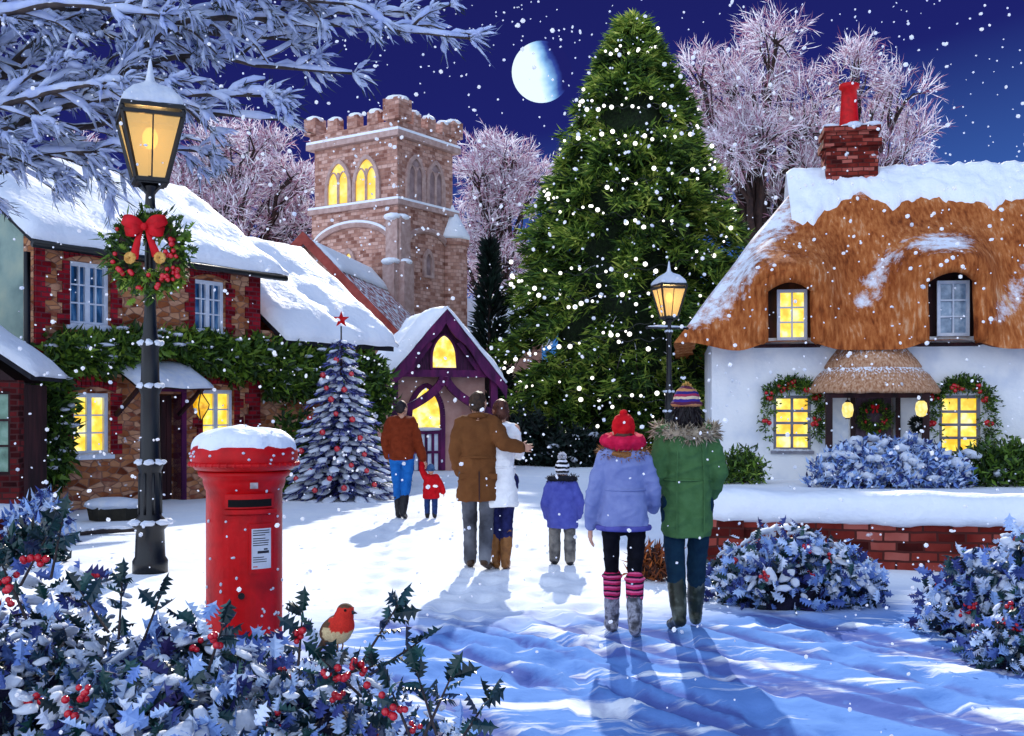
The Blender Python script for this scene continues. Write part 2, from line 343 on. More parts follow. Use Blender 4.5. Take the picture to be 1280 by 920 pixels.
        if disp:
            off = V((seed, seed * 2.1, seed * .3)); cs = []
            for v in nm.vertices:
                q = v.co; d = .7 * noise.noise(V((q.x * dsc, q.y * dsc, q.z * dsc * .45)) + off) + .35 * noise.noise(V((q.x * dsc * 2.4, q.y * dsc * 2.4, q.z * dsc * 1.4)) - off)
                rg = 1 - abs(noise.noise(V((q.x * dsc * .55 + q.z * dsc * .2, q.y * dsc * .55, q.z * dsc * 1.15 - q.x * dsc * .35)) + off * 1.7)) * 2.2; d += .9 * max(0, rg) ** 3 - .25
                cs.append(q + v.normal * d * disp)
            for v, c in zip(nm.vertices, cs): v.co = c
        nm.polygons.foreach_set('use_smooth', [True] * len(nm.polygons))
        nm.materials.clear(); nm.materials.append(m); nm.update()
        ob = bpy.data.objects.new(name, nm); COL.objects.link(ob)
        if parent is not None: ob.parent = parent
        return ob

def thing(name, label, cat, loc=(0, 0, 0), rz=0, group=None):
    o = bpy.data.objects.new(name, None); COL.objects.link(o); o.empty_display_size = .2
    o.location = loc; o.rotation_euler = (0, 0, rz); o['label'] = label; o['category'] = cat
    if group: o['group'] = group
    return o
def tag(o, label, cat, group=None):
    o['label'] = label; o['category'] = cat
    if group: o['group'] = group
    return o
def struct(o): o['kind'] = 'structure'; return o
def dup(root, loc, rz=0, label=None, scale=1):
    r = root.copy(); COL.objects.link(r); r.location = loc; r.rotation_euler = (0, 0, rz); r.scale = (scale,) * 3
    if label: r['label'] = label
    for ch in list(root.children):
        c = ch.copy(); COL.objects.link(c); c.parent = r
        for g in ch.children:
            d = g.copy(); COL.objects.link(d); d.parent = c
    return r

def snow_sheet(c00, c10, c11, c01, t=.15, nx=24, ny=10, seed=0, rough=.5, over=.06, fr=1.3):
    """a lumpy quilt of snow on a roof plane given by its four corners"""
    c00, c10, c11, c01 = V(c00), V(c10), V(c11), V(c01)
    n = (c10 - c00).cross(c01 - c00).normalized(); mb = MB(); vs = []
    if n.z < 0: n = -n
    for j in range(ny + 1):
        for i in range(nx + 1):
            u, v_ = i / nx, j / ny
            p = c00.lerp(c10, u).lerp(c01.lerp(c11, u), v_)
            e = min(u * nx, (nx - u * nx), v_ * ny, ny - v_ * ny); prof = [0.25, .8, .97, 1][min(3, int(e))]
            q = p * fr + V((seed, seed, 0)); h = t * prof * (1 + rough * noise.noise(q) + rough * .4 * noise.noise(q * 3))
            if e < .5:
                ed = noise.noise(p * 2.2 + V((seed * 2, 0, 0)))
                cdir = (p - (c00 + c11) / 2); cdir -= n * cdir.dot(n); p = p + cdir.normalized() * over * (.4 + ed)
            vs.append(p + n * h)
    fs = [(j * (nx + 1) + i, j * (nx + 1) + i + 1, (j + 1) * (nx + 1) + i + 1, (j + 1) * (nx + 1) + i) for j in range(ny) for i in range(nx)]
    m_ = len(vs)
    border = list(range(nx + 1)) + [j * (nx + 1) + nx for j in range(1, ny + 1)] + [ny * (nx + 1) + i for i in range(nx - 1, -1, -1)] + [j * (nx + 1) for j in range(ny - 1, 0, -1)]
    low = [vs[b] - n * (t * .3 + .004 - .0) for b in border]; k = len(border)
    vs2 = vs + low
    for i in range(k):
        fs.append((border[i], m_ + i, m_ + (i + 1) % k, border[(i + 1) % k]))
    fs.append(tuple(m_ + i for i in range(k)))
    mb.add(vs2, fs); return mb

def rnd_dir(R, up=0):
    while True:
        d = V((R.uniform(-1, 1), R.uniform(-1, 1), R.uniform(-1, 1)))
        if .05 < d.length < 1: d.z += up; return d.normalized()
def perp(d, R):
    while True:
        s = d.cross(rnd_dir(R))
        if s.length > .1: return s.normalized()
R = random.Random(7)
# ------------------------------------------------------------------ the ground: one sheet, trodden near the viewer
def sstep(a, b, x):
    t = max(0, min(1, (x - a) / (b - a))); return t * t * (3 - 2 * t)
_gr = random.Random(3)
RUTS = []
for k in range(12):      # cart ruts and foot tracks crossing the lane from upper left to lower right
    x0 = -2.2 + k * .40 + _gr.uniform(-.1, .1)
    RUTS.append((x0, _gr.uniform(.06, .12), _gr.uniform(.026, .05), _gr.uniform(0, 9), _gr.uniform(.55, .85)))
PRINTS = []
for (xa, ya, xb, yb, n) in ((.75, 7.6, -.1, 3.0, 9), (1.3, 7.8, 1.6, 3.2, 10), (-.3, 10.8, -.6, 6.0, 11), (.45, 11.1, .55, 5.2, 14), (-1.6, 15.8, -1.0, 8.0, 18), (2.0, 8.4, 3.0, 3.6, 9), (.1, 10.8, .2, 6.3, 11)):
    for i in range(n):
        t = (i + .4) / n; s = .12 if i % 2 else -.12
        PRINTS.append((xa + (xb - xa) * t + s, ya + (yb - ya) * t))
RUT = [0, 0]
def gz(x, y):
    RUT[0] = 0
    z = .035 * noise.noise(V((x * .35, y * .35, 0))) + .012 * noise.noise(V((x * 1.7, y * 1.7, 3)))
    if 2.2 < y < 22 and -6 < x < 6:
        e = sstep(2.2, 3, y) * (1 - sstep(15, 22, y))
        far = 1 - .75 * sstep(7.5, 10, y); z += (.012 * noise.noise(V((x * 3.5, y * 7, 1))) + .014 * noise.noise(V((x * 1.1 + y * .5, y * 3.2, 7)))) * e * far
        e2 = (1 - sstep(8.0, 9.3, y)) * sstep(2, 3, y)
        if e2 > 0:
            for (x0, w_, dp, ph, sl) in RUTS:
                xc = x0 + (8.5 - y) * sl + .1 * sin(y * 1.3 + ph); d = (x - xc) / w_
                if abs(d) < 4:
                    br = .5 + .9 * noise.noise(V((y * .9, ph * 3, 0)))
                    RUT[0] = max(RUT[0], e2 * min(1, max(0, br) * 1.3) * exp(-d * d * 1.2))
                    z += e2 * max(0, br) * dp * (-exp(-d * d) + .45 * exp(-(abs(d) - 1.9) ** 2 * 1.5))
        for (px_, py_) in PRINTS:
            if abs(x - px_) < .3 and abs(y - py_) < .4:
                d2 = ((x - px_) / .075) ** 2 + ((y - py_) / .16) ** 2
                if d2 < 9: z += -.035 * exp(-d2 * d2 * .5) + .012 * exp(-(sqrt(d2) - 1.7) ** 2 * 3)
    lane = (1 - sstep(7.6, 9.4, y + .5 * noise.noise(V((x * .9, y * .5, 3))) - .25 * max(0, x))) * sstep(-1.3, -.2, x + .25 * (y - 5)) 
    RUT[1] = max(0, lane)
    return z
def ground_mat():
    m = SNOW.copy(); m.name = 'trodden_snow'
    for q_ in m.node_tree.nodes:
        if q_.type == 'BUMP': q_.inputs['Strength'].default_value = .25
    nt = m.node_tree; b = nt.nodes['Principled BSDF']; L = nt.links.new; nn = nt.nodes.new; b.inputs['Specular IOR Level'].default_value = 0
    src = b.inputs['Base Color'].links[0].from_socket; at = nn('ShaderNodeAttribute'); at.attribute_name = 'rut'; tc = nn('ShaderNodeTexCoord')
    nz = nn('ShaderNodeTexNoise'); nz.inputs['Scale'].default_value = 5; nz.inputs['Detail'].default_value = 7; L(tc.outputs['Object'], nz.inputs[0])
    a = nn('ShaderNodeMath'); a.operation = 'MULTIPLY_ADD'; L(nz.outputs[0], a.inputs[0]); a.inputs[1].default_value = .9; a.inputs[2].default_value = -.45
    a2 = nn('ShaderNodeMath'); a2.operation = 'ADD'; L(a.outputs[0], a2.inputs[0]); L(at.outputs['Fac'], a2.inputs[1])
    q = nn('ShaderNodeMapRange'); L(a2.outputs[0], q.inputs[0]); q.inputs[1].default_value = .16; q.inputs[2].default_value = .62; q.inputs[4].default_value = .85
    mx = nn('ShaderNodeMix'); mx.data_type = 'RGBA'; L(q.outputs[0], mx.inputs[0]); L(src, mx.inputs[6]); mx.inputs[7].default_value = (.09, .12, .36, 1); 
    # lane painted blue for foreground shade, as packed ice under streaks of loose snow
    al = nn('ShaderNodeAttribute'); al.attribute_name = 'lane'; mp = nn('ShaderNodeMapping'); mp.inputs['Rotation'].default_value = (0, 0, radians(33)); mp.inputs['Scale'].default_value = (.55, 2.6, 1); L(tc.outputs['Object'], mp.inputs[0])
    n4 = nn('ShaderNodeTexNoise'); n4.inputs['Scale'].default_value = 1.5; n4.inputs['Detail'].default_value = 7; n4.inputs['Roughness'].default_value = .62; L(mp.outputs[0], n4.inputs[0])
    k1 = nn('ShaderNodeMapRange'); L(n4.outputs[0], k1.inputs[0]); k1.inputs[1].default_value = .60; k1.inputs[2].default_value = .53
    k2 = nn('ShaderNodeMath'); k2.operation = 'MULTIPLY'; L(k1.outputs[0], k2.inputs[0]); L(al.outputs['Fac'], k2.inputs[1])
    ice_shade = nn('ShaderNodeMix'); ice_shade.data_type = 'RGBA'; L(k2.outputs[0], ice_shade.inputs[0]); L(src, ice_shade.inputs[6]); ice_shade.inputs[7].default_value = (.15, .29, .64, 1)
    L(ice_shade.outputs[2], mx.inputs[6])
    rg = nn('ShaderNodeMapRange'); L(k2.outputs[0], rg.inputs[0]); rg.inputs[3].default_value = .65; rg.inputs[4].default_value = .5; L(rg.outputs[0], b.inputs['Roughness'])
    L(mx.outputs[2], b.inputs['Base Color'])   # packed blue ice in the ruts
    return m
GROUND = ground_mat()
def ground():
    ys = []; y = -30.
    while y < 2: ys.append(y); y += 2
    y = 2.
    while y < 12.5: ys.append(y); y += .045
    while y < 30: ys.append(y); y += .16
    while y < 90: ys.append(y); y += 2
    ys += [130, 250, 600, 1500, 4000]
    xs = [-4000, -1200, -400, -150, -80, -50, -35] ; x = -25.
    while x < -6: xs.append(x); x += .5
    while x < 6: xs.append(x); x += .05
    while x < 25: xs.append(x); x += .5
    xs += [35, 50, 80, 150, 400, 1200, 4000]
    mb = MB(); nx = len(xs); rv = []; lv = []
    for yy in ys:
        for xx in xs:
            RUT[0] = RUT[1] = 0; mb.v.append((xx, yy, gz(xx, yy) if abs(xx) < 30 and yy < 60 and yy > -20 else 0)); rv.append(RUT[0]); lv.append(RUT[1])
    for j in range(len(ys) - 1):
        for i in range(nx - 1):
            a = j * nx + i; mb.f.append((a, a + 1, a + 1 + nx, a + nx))
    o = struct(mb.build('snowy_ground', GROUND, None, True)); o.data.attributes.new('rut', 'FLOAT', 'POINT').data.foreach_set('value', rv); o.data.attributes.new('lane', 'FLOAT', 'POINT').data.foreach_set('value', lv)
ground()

# ------------------------------------------------------------------ the moon
mm = bpy.data.materials.new('moon_face'); mm.use_nodes = True; nt = mm.node_tree; nt.nodes.clear()
o_ = nt.nodes.new('ShaderNodeOutputMaterial'); em = nt.nodes.new('ShaderNodeEmission'); nt.links.new(em.outputs[0], o_.inputs[0])
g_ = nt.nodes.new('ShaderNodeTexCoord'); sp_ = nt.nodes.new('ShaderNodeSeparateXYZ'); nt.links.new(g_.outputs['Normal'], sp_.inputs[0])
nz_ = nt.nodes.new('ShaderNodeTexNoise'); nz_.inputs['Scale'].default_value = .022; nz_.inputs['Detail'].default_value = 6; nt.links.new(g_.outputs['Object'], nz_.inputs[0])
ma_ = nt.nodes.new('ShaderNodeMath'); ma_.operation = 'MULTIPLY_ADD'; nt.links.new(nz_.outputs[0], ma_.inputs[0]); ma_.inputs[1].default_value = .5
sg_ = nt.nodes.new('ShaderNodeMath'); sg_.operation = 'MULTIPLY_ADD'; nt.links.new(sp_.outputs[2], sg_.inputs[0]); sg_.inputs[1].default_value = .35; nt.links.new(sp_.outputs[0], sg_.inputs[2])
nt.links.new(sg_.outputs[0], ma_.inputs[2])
rp_ = ramp(nt, [(.74, .90, 1.0), (.50, .74, .95), (.20, .42, .74), (.03, .06, .30), (.011, .0125, .115)], pos=[0, .14, .34, .56, .76]); nt.links.new(ma_.outputs[0], rp_.inputs[0])  # moon phase painted into the emission, bright left side fading to night blue
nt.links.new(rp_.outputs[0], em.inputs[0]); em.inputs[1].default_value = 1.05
moon = MB().ell((0, 0, 0), 81.5, 4).build('moon', mm, None, True, loc=((677 - 640) / 1372 * 3000, 3000, 1.62 + 420 / 1372 * 3000))
tag(moon, 'pale half lit moon in the dark blue night sky', 'moon')

# ------------------------------------------------------------------ walls and windows
def wall_mb(x0, x1, z0, z1, th, holes=(), y=0):
    mb = MB(); xs = sorted({x0, x1} | {h[0] for h in holes} | {h[1] for h in holes}); zs = sorted({z0, z1} | {h[2] for h in holes} | {h[3] for h in holes})
    def hole(xa, za): return any(h[0] <= xa < h[1] and h[2] <= za < h[3] for h in holes)
    for i in range(len(xs) - 1):
        for j in range(len(zs) - 1):
            xa, xb, za, zb = xs[i], xs[i + 1], zs[j], zs[j + 1]
            if hole((xa + xb) / 2, (za + zb) / 2): continue
            mb.add([(xa, y, za), (xb, y, za), (xb, y, zb), (xa, y, zb)], [(0, 1, 2, 3)])
            mb.add([(xa, y + th, za), (xb, y + th, za), (xb, y + th, zb), (xa, y + th, zb)], [(3, 2, 1, 0)])
    for h in holes:
        a, b, c, d = h[:4]
        mb.add([(a, y, c), (a, y + th, c), (a, y + th, d), (a, y, d)], [(0, 1, 2, 3)]); mb.add([(b, y, c), (b, y + th, c), (b, y + th, d), (b, y, d)], [(3, 2, 1, 0)])
        mb.add([(a, y, c), (b, y, c), (b, y + th, c), (a, y + th, c)], [(0, 1, 2, 3)]); mb.add([(a, y, d), (b, y, d), (b, y + th, d), (a, y + th, d)], [(3, 2, 1, 0)])
    for (a, b, c, d) in (((x0, z0), (x0, z1), 0, 0), ((x1, z0), (x1, z1), 0, 0), ((x0, z1), (x1, z1), 0, 0)):
        mb.add([(a[0], y, a[1]), (b[0], y, b[1]), (b[0], y + th, b[1]), (a[0], y + th, a[1])], [(0, 1, 2, 3)])
    return mb
def window(par, x0, x1, z0, z1, yf, cols, rows, fm, pm, fw=.05, bar=.025, mull=.05, sill=None, arch=0, label=None, depth=.06, casements=1):
    """window > pane, sill; a grid of glazing bars in an outer frame"""
    mb = MB()
    mb.box(x0, x0 + fw, yf, yf + depth, z0, z1); mb.box(x1 - fw, x1, yf, yf + depth, z0, z1)
    mb.box(x0 + fw, x1 - fw, yf, yf + depth, z0, z0 + fw); mb.box(x0 + fw, x1 - fw, yf, yf + depth, z1 - fw, z1)
    if arch:      # shallow arched head filling the corners
        n = 10; pts = []
        for i in range(n + 1):
            t = -1 + 2 * i / n; pts.append(((x0 + x1) / 2 + t * (x1 - x0) / 2, yf, z1 - .001 + arch * (1 - t * t)))
        mb.prism(pts, (0, depth, 0))
    ix0, ix1, iz0, iz1 = x0 + fw, x1 - fw, z0 + fw, z1 - fw
    for i in range(1, cols):
        x = ix0 + (ix1 - ix0) * i / cols; wd = mull if (casements == 2 and i * 2 == cols) else bar
        mb.box(x - wd / 2, x + wd / 2, yf + .008, yf + depth - .008, iz0, iz1)
    for j in range(1, rows):
        z = iz0 + (iz1 - iz0) * j / rows; mb.box(ix0, ix1, yf + .012, yf + depth - .012, z - bar / 2, z + bar / 2)
    w_ = mb.build('window', fm, par)
    if label: w_['label'] = label
    MB().box(ix0 - .01, ix1 + .01, yf + depth - .004, yf + depth + .012, iz0 - .01, iz1 + .01).build('pane', pm, w_)
    if sill: 
        MB().box(x0 - .06, x1 + .06, yf - .1, yf + .02, z0 - .07, z0 - .003).build('sill', sill, w_)
        sn = MB(); 
        for i in range(5): sn.ell((x0 + (x1 - x0) * (i + .5) / 5, yf - .045, z0), ((x1 - x0) / 7, .06, .03 + .015 * R.random()), 2)
        sn.build('sill_snow', SNOWB, w_, True)
    return w_
def brick_surround(par, x0, x1, z0, z1, y, arch, w_=.13):
    mb = MB(); zz = z0
    while zz < z1 - .02:
        t = w_ + (.09 if int(zz / .17) % 2 else 0); ze = min(zz + .165, z1)
        mb.box(x0 - t, x0 - .002, y - .022, y + .05, zz, ze); mb.box(x1 + .002, x1 + t, y - .022, y + .05, zz, ze); zz += .168
    n = 11
    for i in range(n):      # voussoirs
        ta, tb = -1 + 2 * i / n + .015, -1 + 2 * (i + 1) / n - .015; pts = []
        for t, o in ((ta, 0), (tb, 0), (tb, 1), (ta, 1)):
            pts.append(((x0 + x1) / 2 + t * (x1 - x0 + .2) / 2 * (1 + .06 * o), y - .022, z1 + .004 + arch * (1 - t * t) + o * .18))
        mb.prism(pts, (0, .07, 0))
    return mb.build('brick_surround', REDBRICK, par)

# ------------------------------------------------------------------ left house (corner at 17 m) with its low wing
A_ = atan2(3.8, 2.45)
house = thing('stone_cottage', 'two storey honey stone cottage with red brick window surrounds and snow covered roof', 'house', (-7.33, 16.87, 0), A_)
WIN = [(.60, 1.36, 2.94, 3.96, False), (3.12, 3.84, 2.98, 3.92, False), (.66, 1.36, .86, 1.86, True), (3.3, 4.05, .95, 1.95, True)]
DOOR = (2.1, 2.82, 0, 1.86)
Lw, Dp, Ez, Rz = 4.7, 5.0, 4.28, 5.98
wall_mb(0, Lw, 0, Ez, .3, [w_[:4] for w_ in WIN] + [DOOR]).build('front_wall', STONEH, house)
mb = MB(); mb.prism([(0, .3, 0), (0, Dp, 0), (0, Dp, Ez), (0, Dp / 2, Rz - .1), (0, .3, Ez + .15)], (.28, 0, 0)); mb.build('gable_wall', GREYWALL, house)
mb = MB(); mb.prism([(Lw - .28, .3, 0), (Lw - .28, Dp, 0), (Lw - .28, Dp, Ez), (Lw - .28, Dp / 2, Rz - .1), (Lw - .28, .3, Ez + .15)], (.28, 0, 0)); mb.build('gable_wall', STONEH, house)
MB().box(.28, Lw - .28, Dp - .3, Dp, 0, Ez).build('back_wall', STONEH, house)
for side in (0, 1):      # brick quoins at both ends of the front
    zz = .1; mb = MB()
    while zz < Ez - .3:
        t = .16 if int(zz / .2) % 2 else .26
        if side == 0: mb.box(.0, t, -.02, .04, zz, zz + .2)
        else: mb.box(Lw - t - .12, Lw - .003, -.02, .04, zz, zz + .2)
        zz += .2
    mb.build('brick_quoin', REDBRICK, house)
for (a, b, c, d, lit) in WIN:
    window(house, a, b, c, d, .06, 4 if not lit else 2, 3 if not lit else 3, WHITEWOOD, LITPANE if lit else BLUEPANE, fw=.07, bar=.025, mull=.09, sill=WHITEWOOD, arch=.1, casements=2,
           label='lit ground floor window' if lit else 'dark blue upper window')
    brick_surround(house, a, b, c, d + .0, 0, .1)
dr = MB().box(DOOR[0] + .04, DOOR[1] - .04, .2, .25, .02, 1.84).build('door', DARKWOOD, house)
mb = MB()
for i in range(5): mb.box(DOOR[0] + .06 + i * .124, DOOR[0] + .17 + i * .124, .18, .199, .05, 1.8)
mb.build('planking', DARKWOOD, dr)
MB().ell((DOOR[0] + .14, .165, .95), .03, 2).build('handle', IRON, dr, True)
mb = MB(); mb.box(DOOR[0] - .1, DOOR[0] + .0, -.03, .2, 0, 1.9); mb.box(DOOR[1] + 0, DOOR[1] + .1, -.03, .2, 0, 1.9); mb.box(DOOR[0] - .1, DOOR[1] + .1, -.035, .2, 1.903, 2.0)
mb.build('door_frame', PURPLE, house)
mb = MB()      # roof planes, eaves board
ov = .32; sl = (Rz - Ez) / (Dp / 2)
for sgn in (0, 1):
    ya, za = (-ov, Ez - ov * sl) if not sgn else (Dp + ov, Ez - ov * sl)
    mb.prism([(-.22, ya, za), (-.22, Dp / 2, Rz), (-.22, Dp / 2, Rz + .12), (-.22, ya, za + .12)], (Lw + .5, 0, 0))
rf = mb.build('roof', SLATE, house)
snow_sheet((-.3, -ov - .06, Ez - ov * sl + .1), (Lw + .33, -ov - .06, Ez - ov * sl + .1), (Lw + .33, Dp / 2 + .02, Rz + .13), (-.3, Dp / 2 + .02, Rz + .13), .16, 34, 18, 3).build('roof_snow', SNOW, rf, True)
snow_sheet((Lw + .33, Dp + ov + .06, Ez - ov * sl + .1), (-.3, Dp + ov + .06, Ez - ov * sl + .1), (-.3, Dp / 2 - .02, Rz + .13), (Lw + .33, Dp / 2 - .02, Rz + .13), .16, 24, 12, 5).build('roof_snow', SNOW, rf, True)
MB().tube([(-.24, -.16, .05), (-.24, -.16, Ez - .3)], .05, 8).build('drainpipe', IRON, house, True)
mb = MB(); mb.tube([(-.3, -ov - .07, Ez - ov * sl + .02), (Lw + .3, -ov - .07, Ez - ov * sl + .02)], .06, 8); mb.build('gutter', IRON, house, True)
# canopy over the door
mb = MB(); mb.prism([(1.35, -.7, 1.93), (1.35, 0, 2.32), (1.35, 0, 2.38), (1.35, -.7, 1.99)], (1.5, 0, 0))
cp = mb.build('door_canopy', DARKWOOD, house)
snow_sheet((1.32, -.75, 1.97), (2.88, -.75, 1.97), (2.88, 0, 2.40), (1.32, 0, 2.40), .1, 14, 7, 8).build('canopy_snow', SNOWB, cp, True)
for x in (1.45, 2.75): MB().bar((x, -.03, 1.5), (x, -.62, 1.95), .06, .06).build('bracket', DARKWOOD, house)
# lantern by the door
ln = thing('door_lantern', 'yellow diamond shaped lantern hanging from the canopy of the stone cottage', 'lantern', house.matrix_basis @ V((2.72, -.62, 0)), A_)
mb = MB(); mb.lathe([(.01, 1.42), (.13, 1.62), (.14, 1.68), (.02, 1.86)], 4, ang0=.6); mb.build('glass', window_light('amber_glass', ['#c88400', '#f0b010', '#ffd840'], .9, 9), ln)
mb = MB(); mb.tube([(0, 0, 1.85), (0, 0, 1.98)], .012, 6); 
for k in range(4):
    a = .6 + k * pi / 2; mb.tube([(.012 * cos(a), .012 * sin(a), 1.41), (.133 * cos(a), .133 * sin(a), 1.62), (.143 * cos(a), .143 * sin(a), 1.68), (.02 * cos(a), .02 * sin(a), 1.87)], .011, 5)
mb.build('frame', IRON, ln)

wing = thing('cottage_wing', 'low stone wing with a broad white snow roof beside the stone cottage', 'house', house.matrix_basis @ V((Lw + .02, 0, 0)), A_)
WL, WE, WR = 3.3, 3.1, 5.15
wall_mb(0, WL, 0, WE, .3).build('front_wall', STONEH, wing)
MB().prism([(WL - .28, .3, 0), (WL - .28, Dp, 0), (WL - .28, Dp, WE), (WL - .28, Dp / 2, WR - .1), (WL - .28, .3, WE + .15)], (.28, 0, 0)).build('gable_wall', STONEH, wing)
MB().box(0, WL - .28, Dp - .3, Dp, 0, WE).build('back_wall', STONEH, wing)
sl = (WR - WE) / (Dp / 2); mb = MB()
for sgn in (0, 1):
    ya, za = (-ov, WE - ov * sl) if not sgn else (Dp + ov, WE - ov * sl)
    mb.prism([(.3, ya, za), (.3, Dp / 2, WR), (.3, Dp / 2, WR + .12), (.3, ya, za + .12)], (WL + .0, 0, 0))
rf = mb.build('roof', SLATE, wing)
snow_sheet((.3, -ov - .06, WE - ov * sl + .1), (WL + .38, -ov - .06, WE - ov * sl + .1), (WL + .38, Dp / 2 + .02, WR + .13), (.3, Dp / 2 + .02, WR + .13), .2, 28, 18, 13).build('roof_snow', SNOW, rf, True)
snow_sheet((WL + .38, Dp + ov + .06, WE - ov * sl + .1), (.3, Dp + ov + .06, WE - ov * sl + .1), (.3, Dp / 2 - .02, WR + .13), (WL + .38, Dp / 2 - .02, WR + .13), .2, 20, 10, 15).build('roof_snow', SNOW, rf, True)

# little brick lean-to at the left edge
sh = thing('brick_outhouse', 'dark red brick outhouse with green panes and a sloping snowy roof at the left edge', 'outhouse', (-6.78, 15.1, 0), radians(6))
wall_mb(-3, 0, 0, 2.0, .2, [(-.62, -.12, .7, 1.85), (-1.5, -.95, .7, 1.85)]).build('front_wall', masonry('dark_brick', ['#2a0c0e', '#5a1a1c', '#7a2c2c'], '#4a2a2a', bw=.2, bh=.08), sh)
MB().box(-.2, 0, .2, 1.2, 0, 1.95).build('side_wall', DARKWOOD, sh)
GREENPANE = mat('green_pane', ['#4a6a5a', '#7fa890', '#a8c8b4'], scale=4, rough=.25, spec=.5)
for a, b in ((-.62, -.12), (-1.5, -.95)): window(sh, a, b, .7, 1.85, .04, 2, 3, DARKWOOD, GREENPANE, fw=.04, bar=.03)
mb = MB(); mb.prism([(.22, -.2, 2.0), (-3.1, -.2, 4.3), (-3.1, -.2, 4.4), (.22, -.2, 2.1)], (0, 1.4, 0)); rf = mb.build('roof', SLATE, sh)
mb = MB(); mb.prism([(-.02, .0, 1.98), (-3, .0, 1.98), (-3, .0, 4.2)], (0, 1.1, 0)); mb.build('gable', DARKWOOD, sh)
snow_sheet((-3.1, -.26, 4.4), (.28, -.26, 2.07), (.28, 1.2, 2.07), (-3.1, 1.2, 4.4), .16, 20, 8, 21).build('roof_snow', SNOW, rf, True)

# ------------------------------------------------------------------ church: tower, nave, distant house, porch
def lancet(cx, z0, z1, w_, n=7):
    """outline (x, z) of a pointed window"""
    h = w_ * .9; pts = [(cx - w_ / 2, z0), (cx + w_ / 2, z0)]
    for i in range(n + 1):
        t = i / n; pts.append((cx + w_ / 2 * cos(t * pi / 2) ** 1.3, z1 - h + h * sin(t * pi / 2)))
    for i in range(n - 1, -1, -1):
        t = i / n; pts.append((cx - w_ / 2 * cos(t * pi / 2) ** 1.3, z1 - h + h * sin(t * pi / 2)))
    return pts
tw = thing('church_tower', 'square pink stone church tower with battlements and lit belfry windows', 'church tower', (-4.17, 40, 0), radians(-34))
TW, TD = 4.3, 3.5; tw.scale = (1, 1, .96)
mb = MB(); mb.box(-TW, 0, 0, TD, 0, 9.5); mb.box(-TW + .08, -.08, .08, TD - .08, 9.5, 12.1); tb = mb.build('tower_body', SANDSTONE, tw)
mb = MB()
for z, o, h in ((9.42, .12, .2), (12.02, .16, .22)): mb.box(-TW - o, o, -o, TD + o, z, z + h)
mb.build('string_course', STONETRIM, tw)
mb = MB()
for z, o, h in ((9.62, .11, .09), (12.24, .15, .1)): mb.box(-TW - o, o, -o, TD + o, z + .003, z + h)
mb.build('ledge_snow', SNOW, tw)
MB().box(-TW - .05, .05, -.05, TD + .05, 12.34, 12.62).build('parapet', SANDSTONE, tw)
def merlon(x, y, w_, d, h=.62):
    m = MB().box(x - w_ / 2, x + w_ / 2, y - d / 2, y + d / 2, 12.62, 12.62 + h).build('merlon', SANDSTONE, tw)
    sn = MB(); sn.ell((x, y, 12.62 + h), (w_ * .6, d * .6, .14), 2, nz=.2, nf=4, seed=x + y); sn.build('snow', SNOW, m, True)
merlon(-.08, .08, .75, .75, .8); merlon(-TW + .1, .08, .6, .6, .65); merlon(-.08, TD - .1, .6, .6, .65); merlon(-TW + .1, TD - .1, .6, .6, .65)
for i in range(3): merlon(-TW + 1.15 + i * 1.0, .1, .5, .36, .5)
for i in range(3): merlon(-.1, 1.05 + i * .88, .36, .45, .5)
for i in range(3): merlon(-TW + .1, 1.05 + i * .88, .36, .45, .5)
YGLOW = window_light('belfry_glow', ['#f0b020', '#ffd84a', '#fff4b8'], 1.0, 1.2)
def tower_window(cx, z0, z1, w_, face, lit, pairs=2):
    """face 0: front (y=0 plane), 1: right (x=0 plane)"""
    def to3(p, o): return (p[0], -o, p[1]) if face == 0 else (o, p[0], p[1])
    off = .0 if z0 < 9 else -.08
    def ext(d): return (0, d, 0) if face == 0 else (-d, 0, 0)
    n0 = len(bpy.data.objects)
    s = MB(); oc = lancet(cx, z0 - .1, z1 + .18, w_ + .3)
    ic = lancet(cx, z0, z1, w_)
    k = len(oc); vs = [to3(p, off + .09) for p in oc] + [to3(p, off + .09) for p in ic] + [to3(p, off - .05) for p in oc] + [to3(p, off - .02) for p in ic]
    fs = []
    for i in range(k):
        j = (i + 1) % k; fs += [(i, j, k + j, k + i), (i, i + 2 * k, j + 2 * k, j), (k + i, k + j, 3 * k + j, 3 * k + i)]
    s.add(vs, fs)
    if pairs == 2:
        a, b = to3((cx - .05, z0), off + .07), to3((cx + .05, z1 - w_ * .35), off)
        s.box(min(a[0], b[0]), max(a[0], b[0]), min(a[1], b[1]), max(a[1], b[1]), a[2], b[2])
        for sg in (-1, 1):   # sub-arches
            oc2 = lancet(cx + sg * w_ / 4, z0, z1 - w_ * .32, w_ / 2 - .04, 5); s.tube([to3(p, off + .05) for p in oc2[1:]] , .035, 5)
    w = s.build('belfry_window' if pairs == 2 else 'slit_window', STONETRIM, tw)
    MB().prism([to3(p, off + .02) for p in lancet(cx, z0 + .01, z1 - .01, w_ - .01)], ext(.03)).build('pane' if lit else 'louvre', YGLOW if lit else mat('louvre', ['#7a6262', '#a89090'], scale=3), w)
for cx in (-2.95, -1.55): tower_window(cx, 9.75, 11.35, 1.05, 0, True)
for cx in (1.1, 2.3): tower_window(cx, 9.75, 11.35, .85, 1, False)
tower_window(-2.35, 6.9, 7.75, .34, 0, True, 1); tower_window(1.75, 6.9, 7.75, .34, 1, False, 1); tower_window(1.75, 4.0, 5.0, .55, 1, False, 1)
mb = MB()      # blind arches under the string course
pts = [(-TW / 2 + 2.0 * sin(-pi / 2 + pi * i / 20), -.0, 7.9 + .95 * cos(-pi / 2 + pi * i / 20)) for i in range(21)]
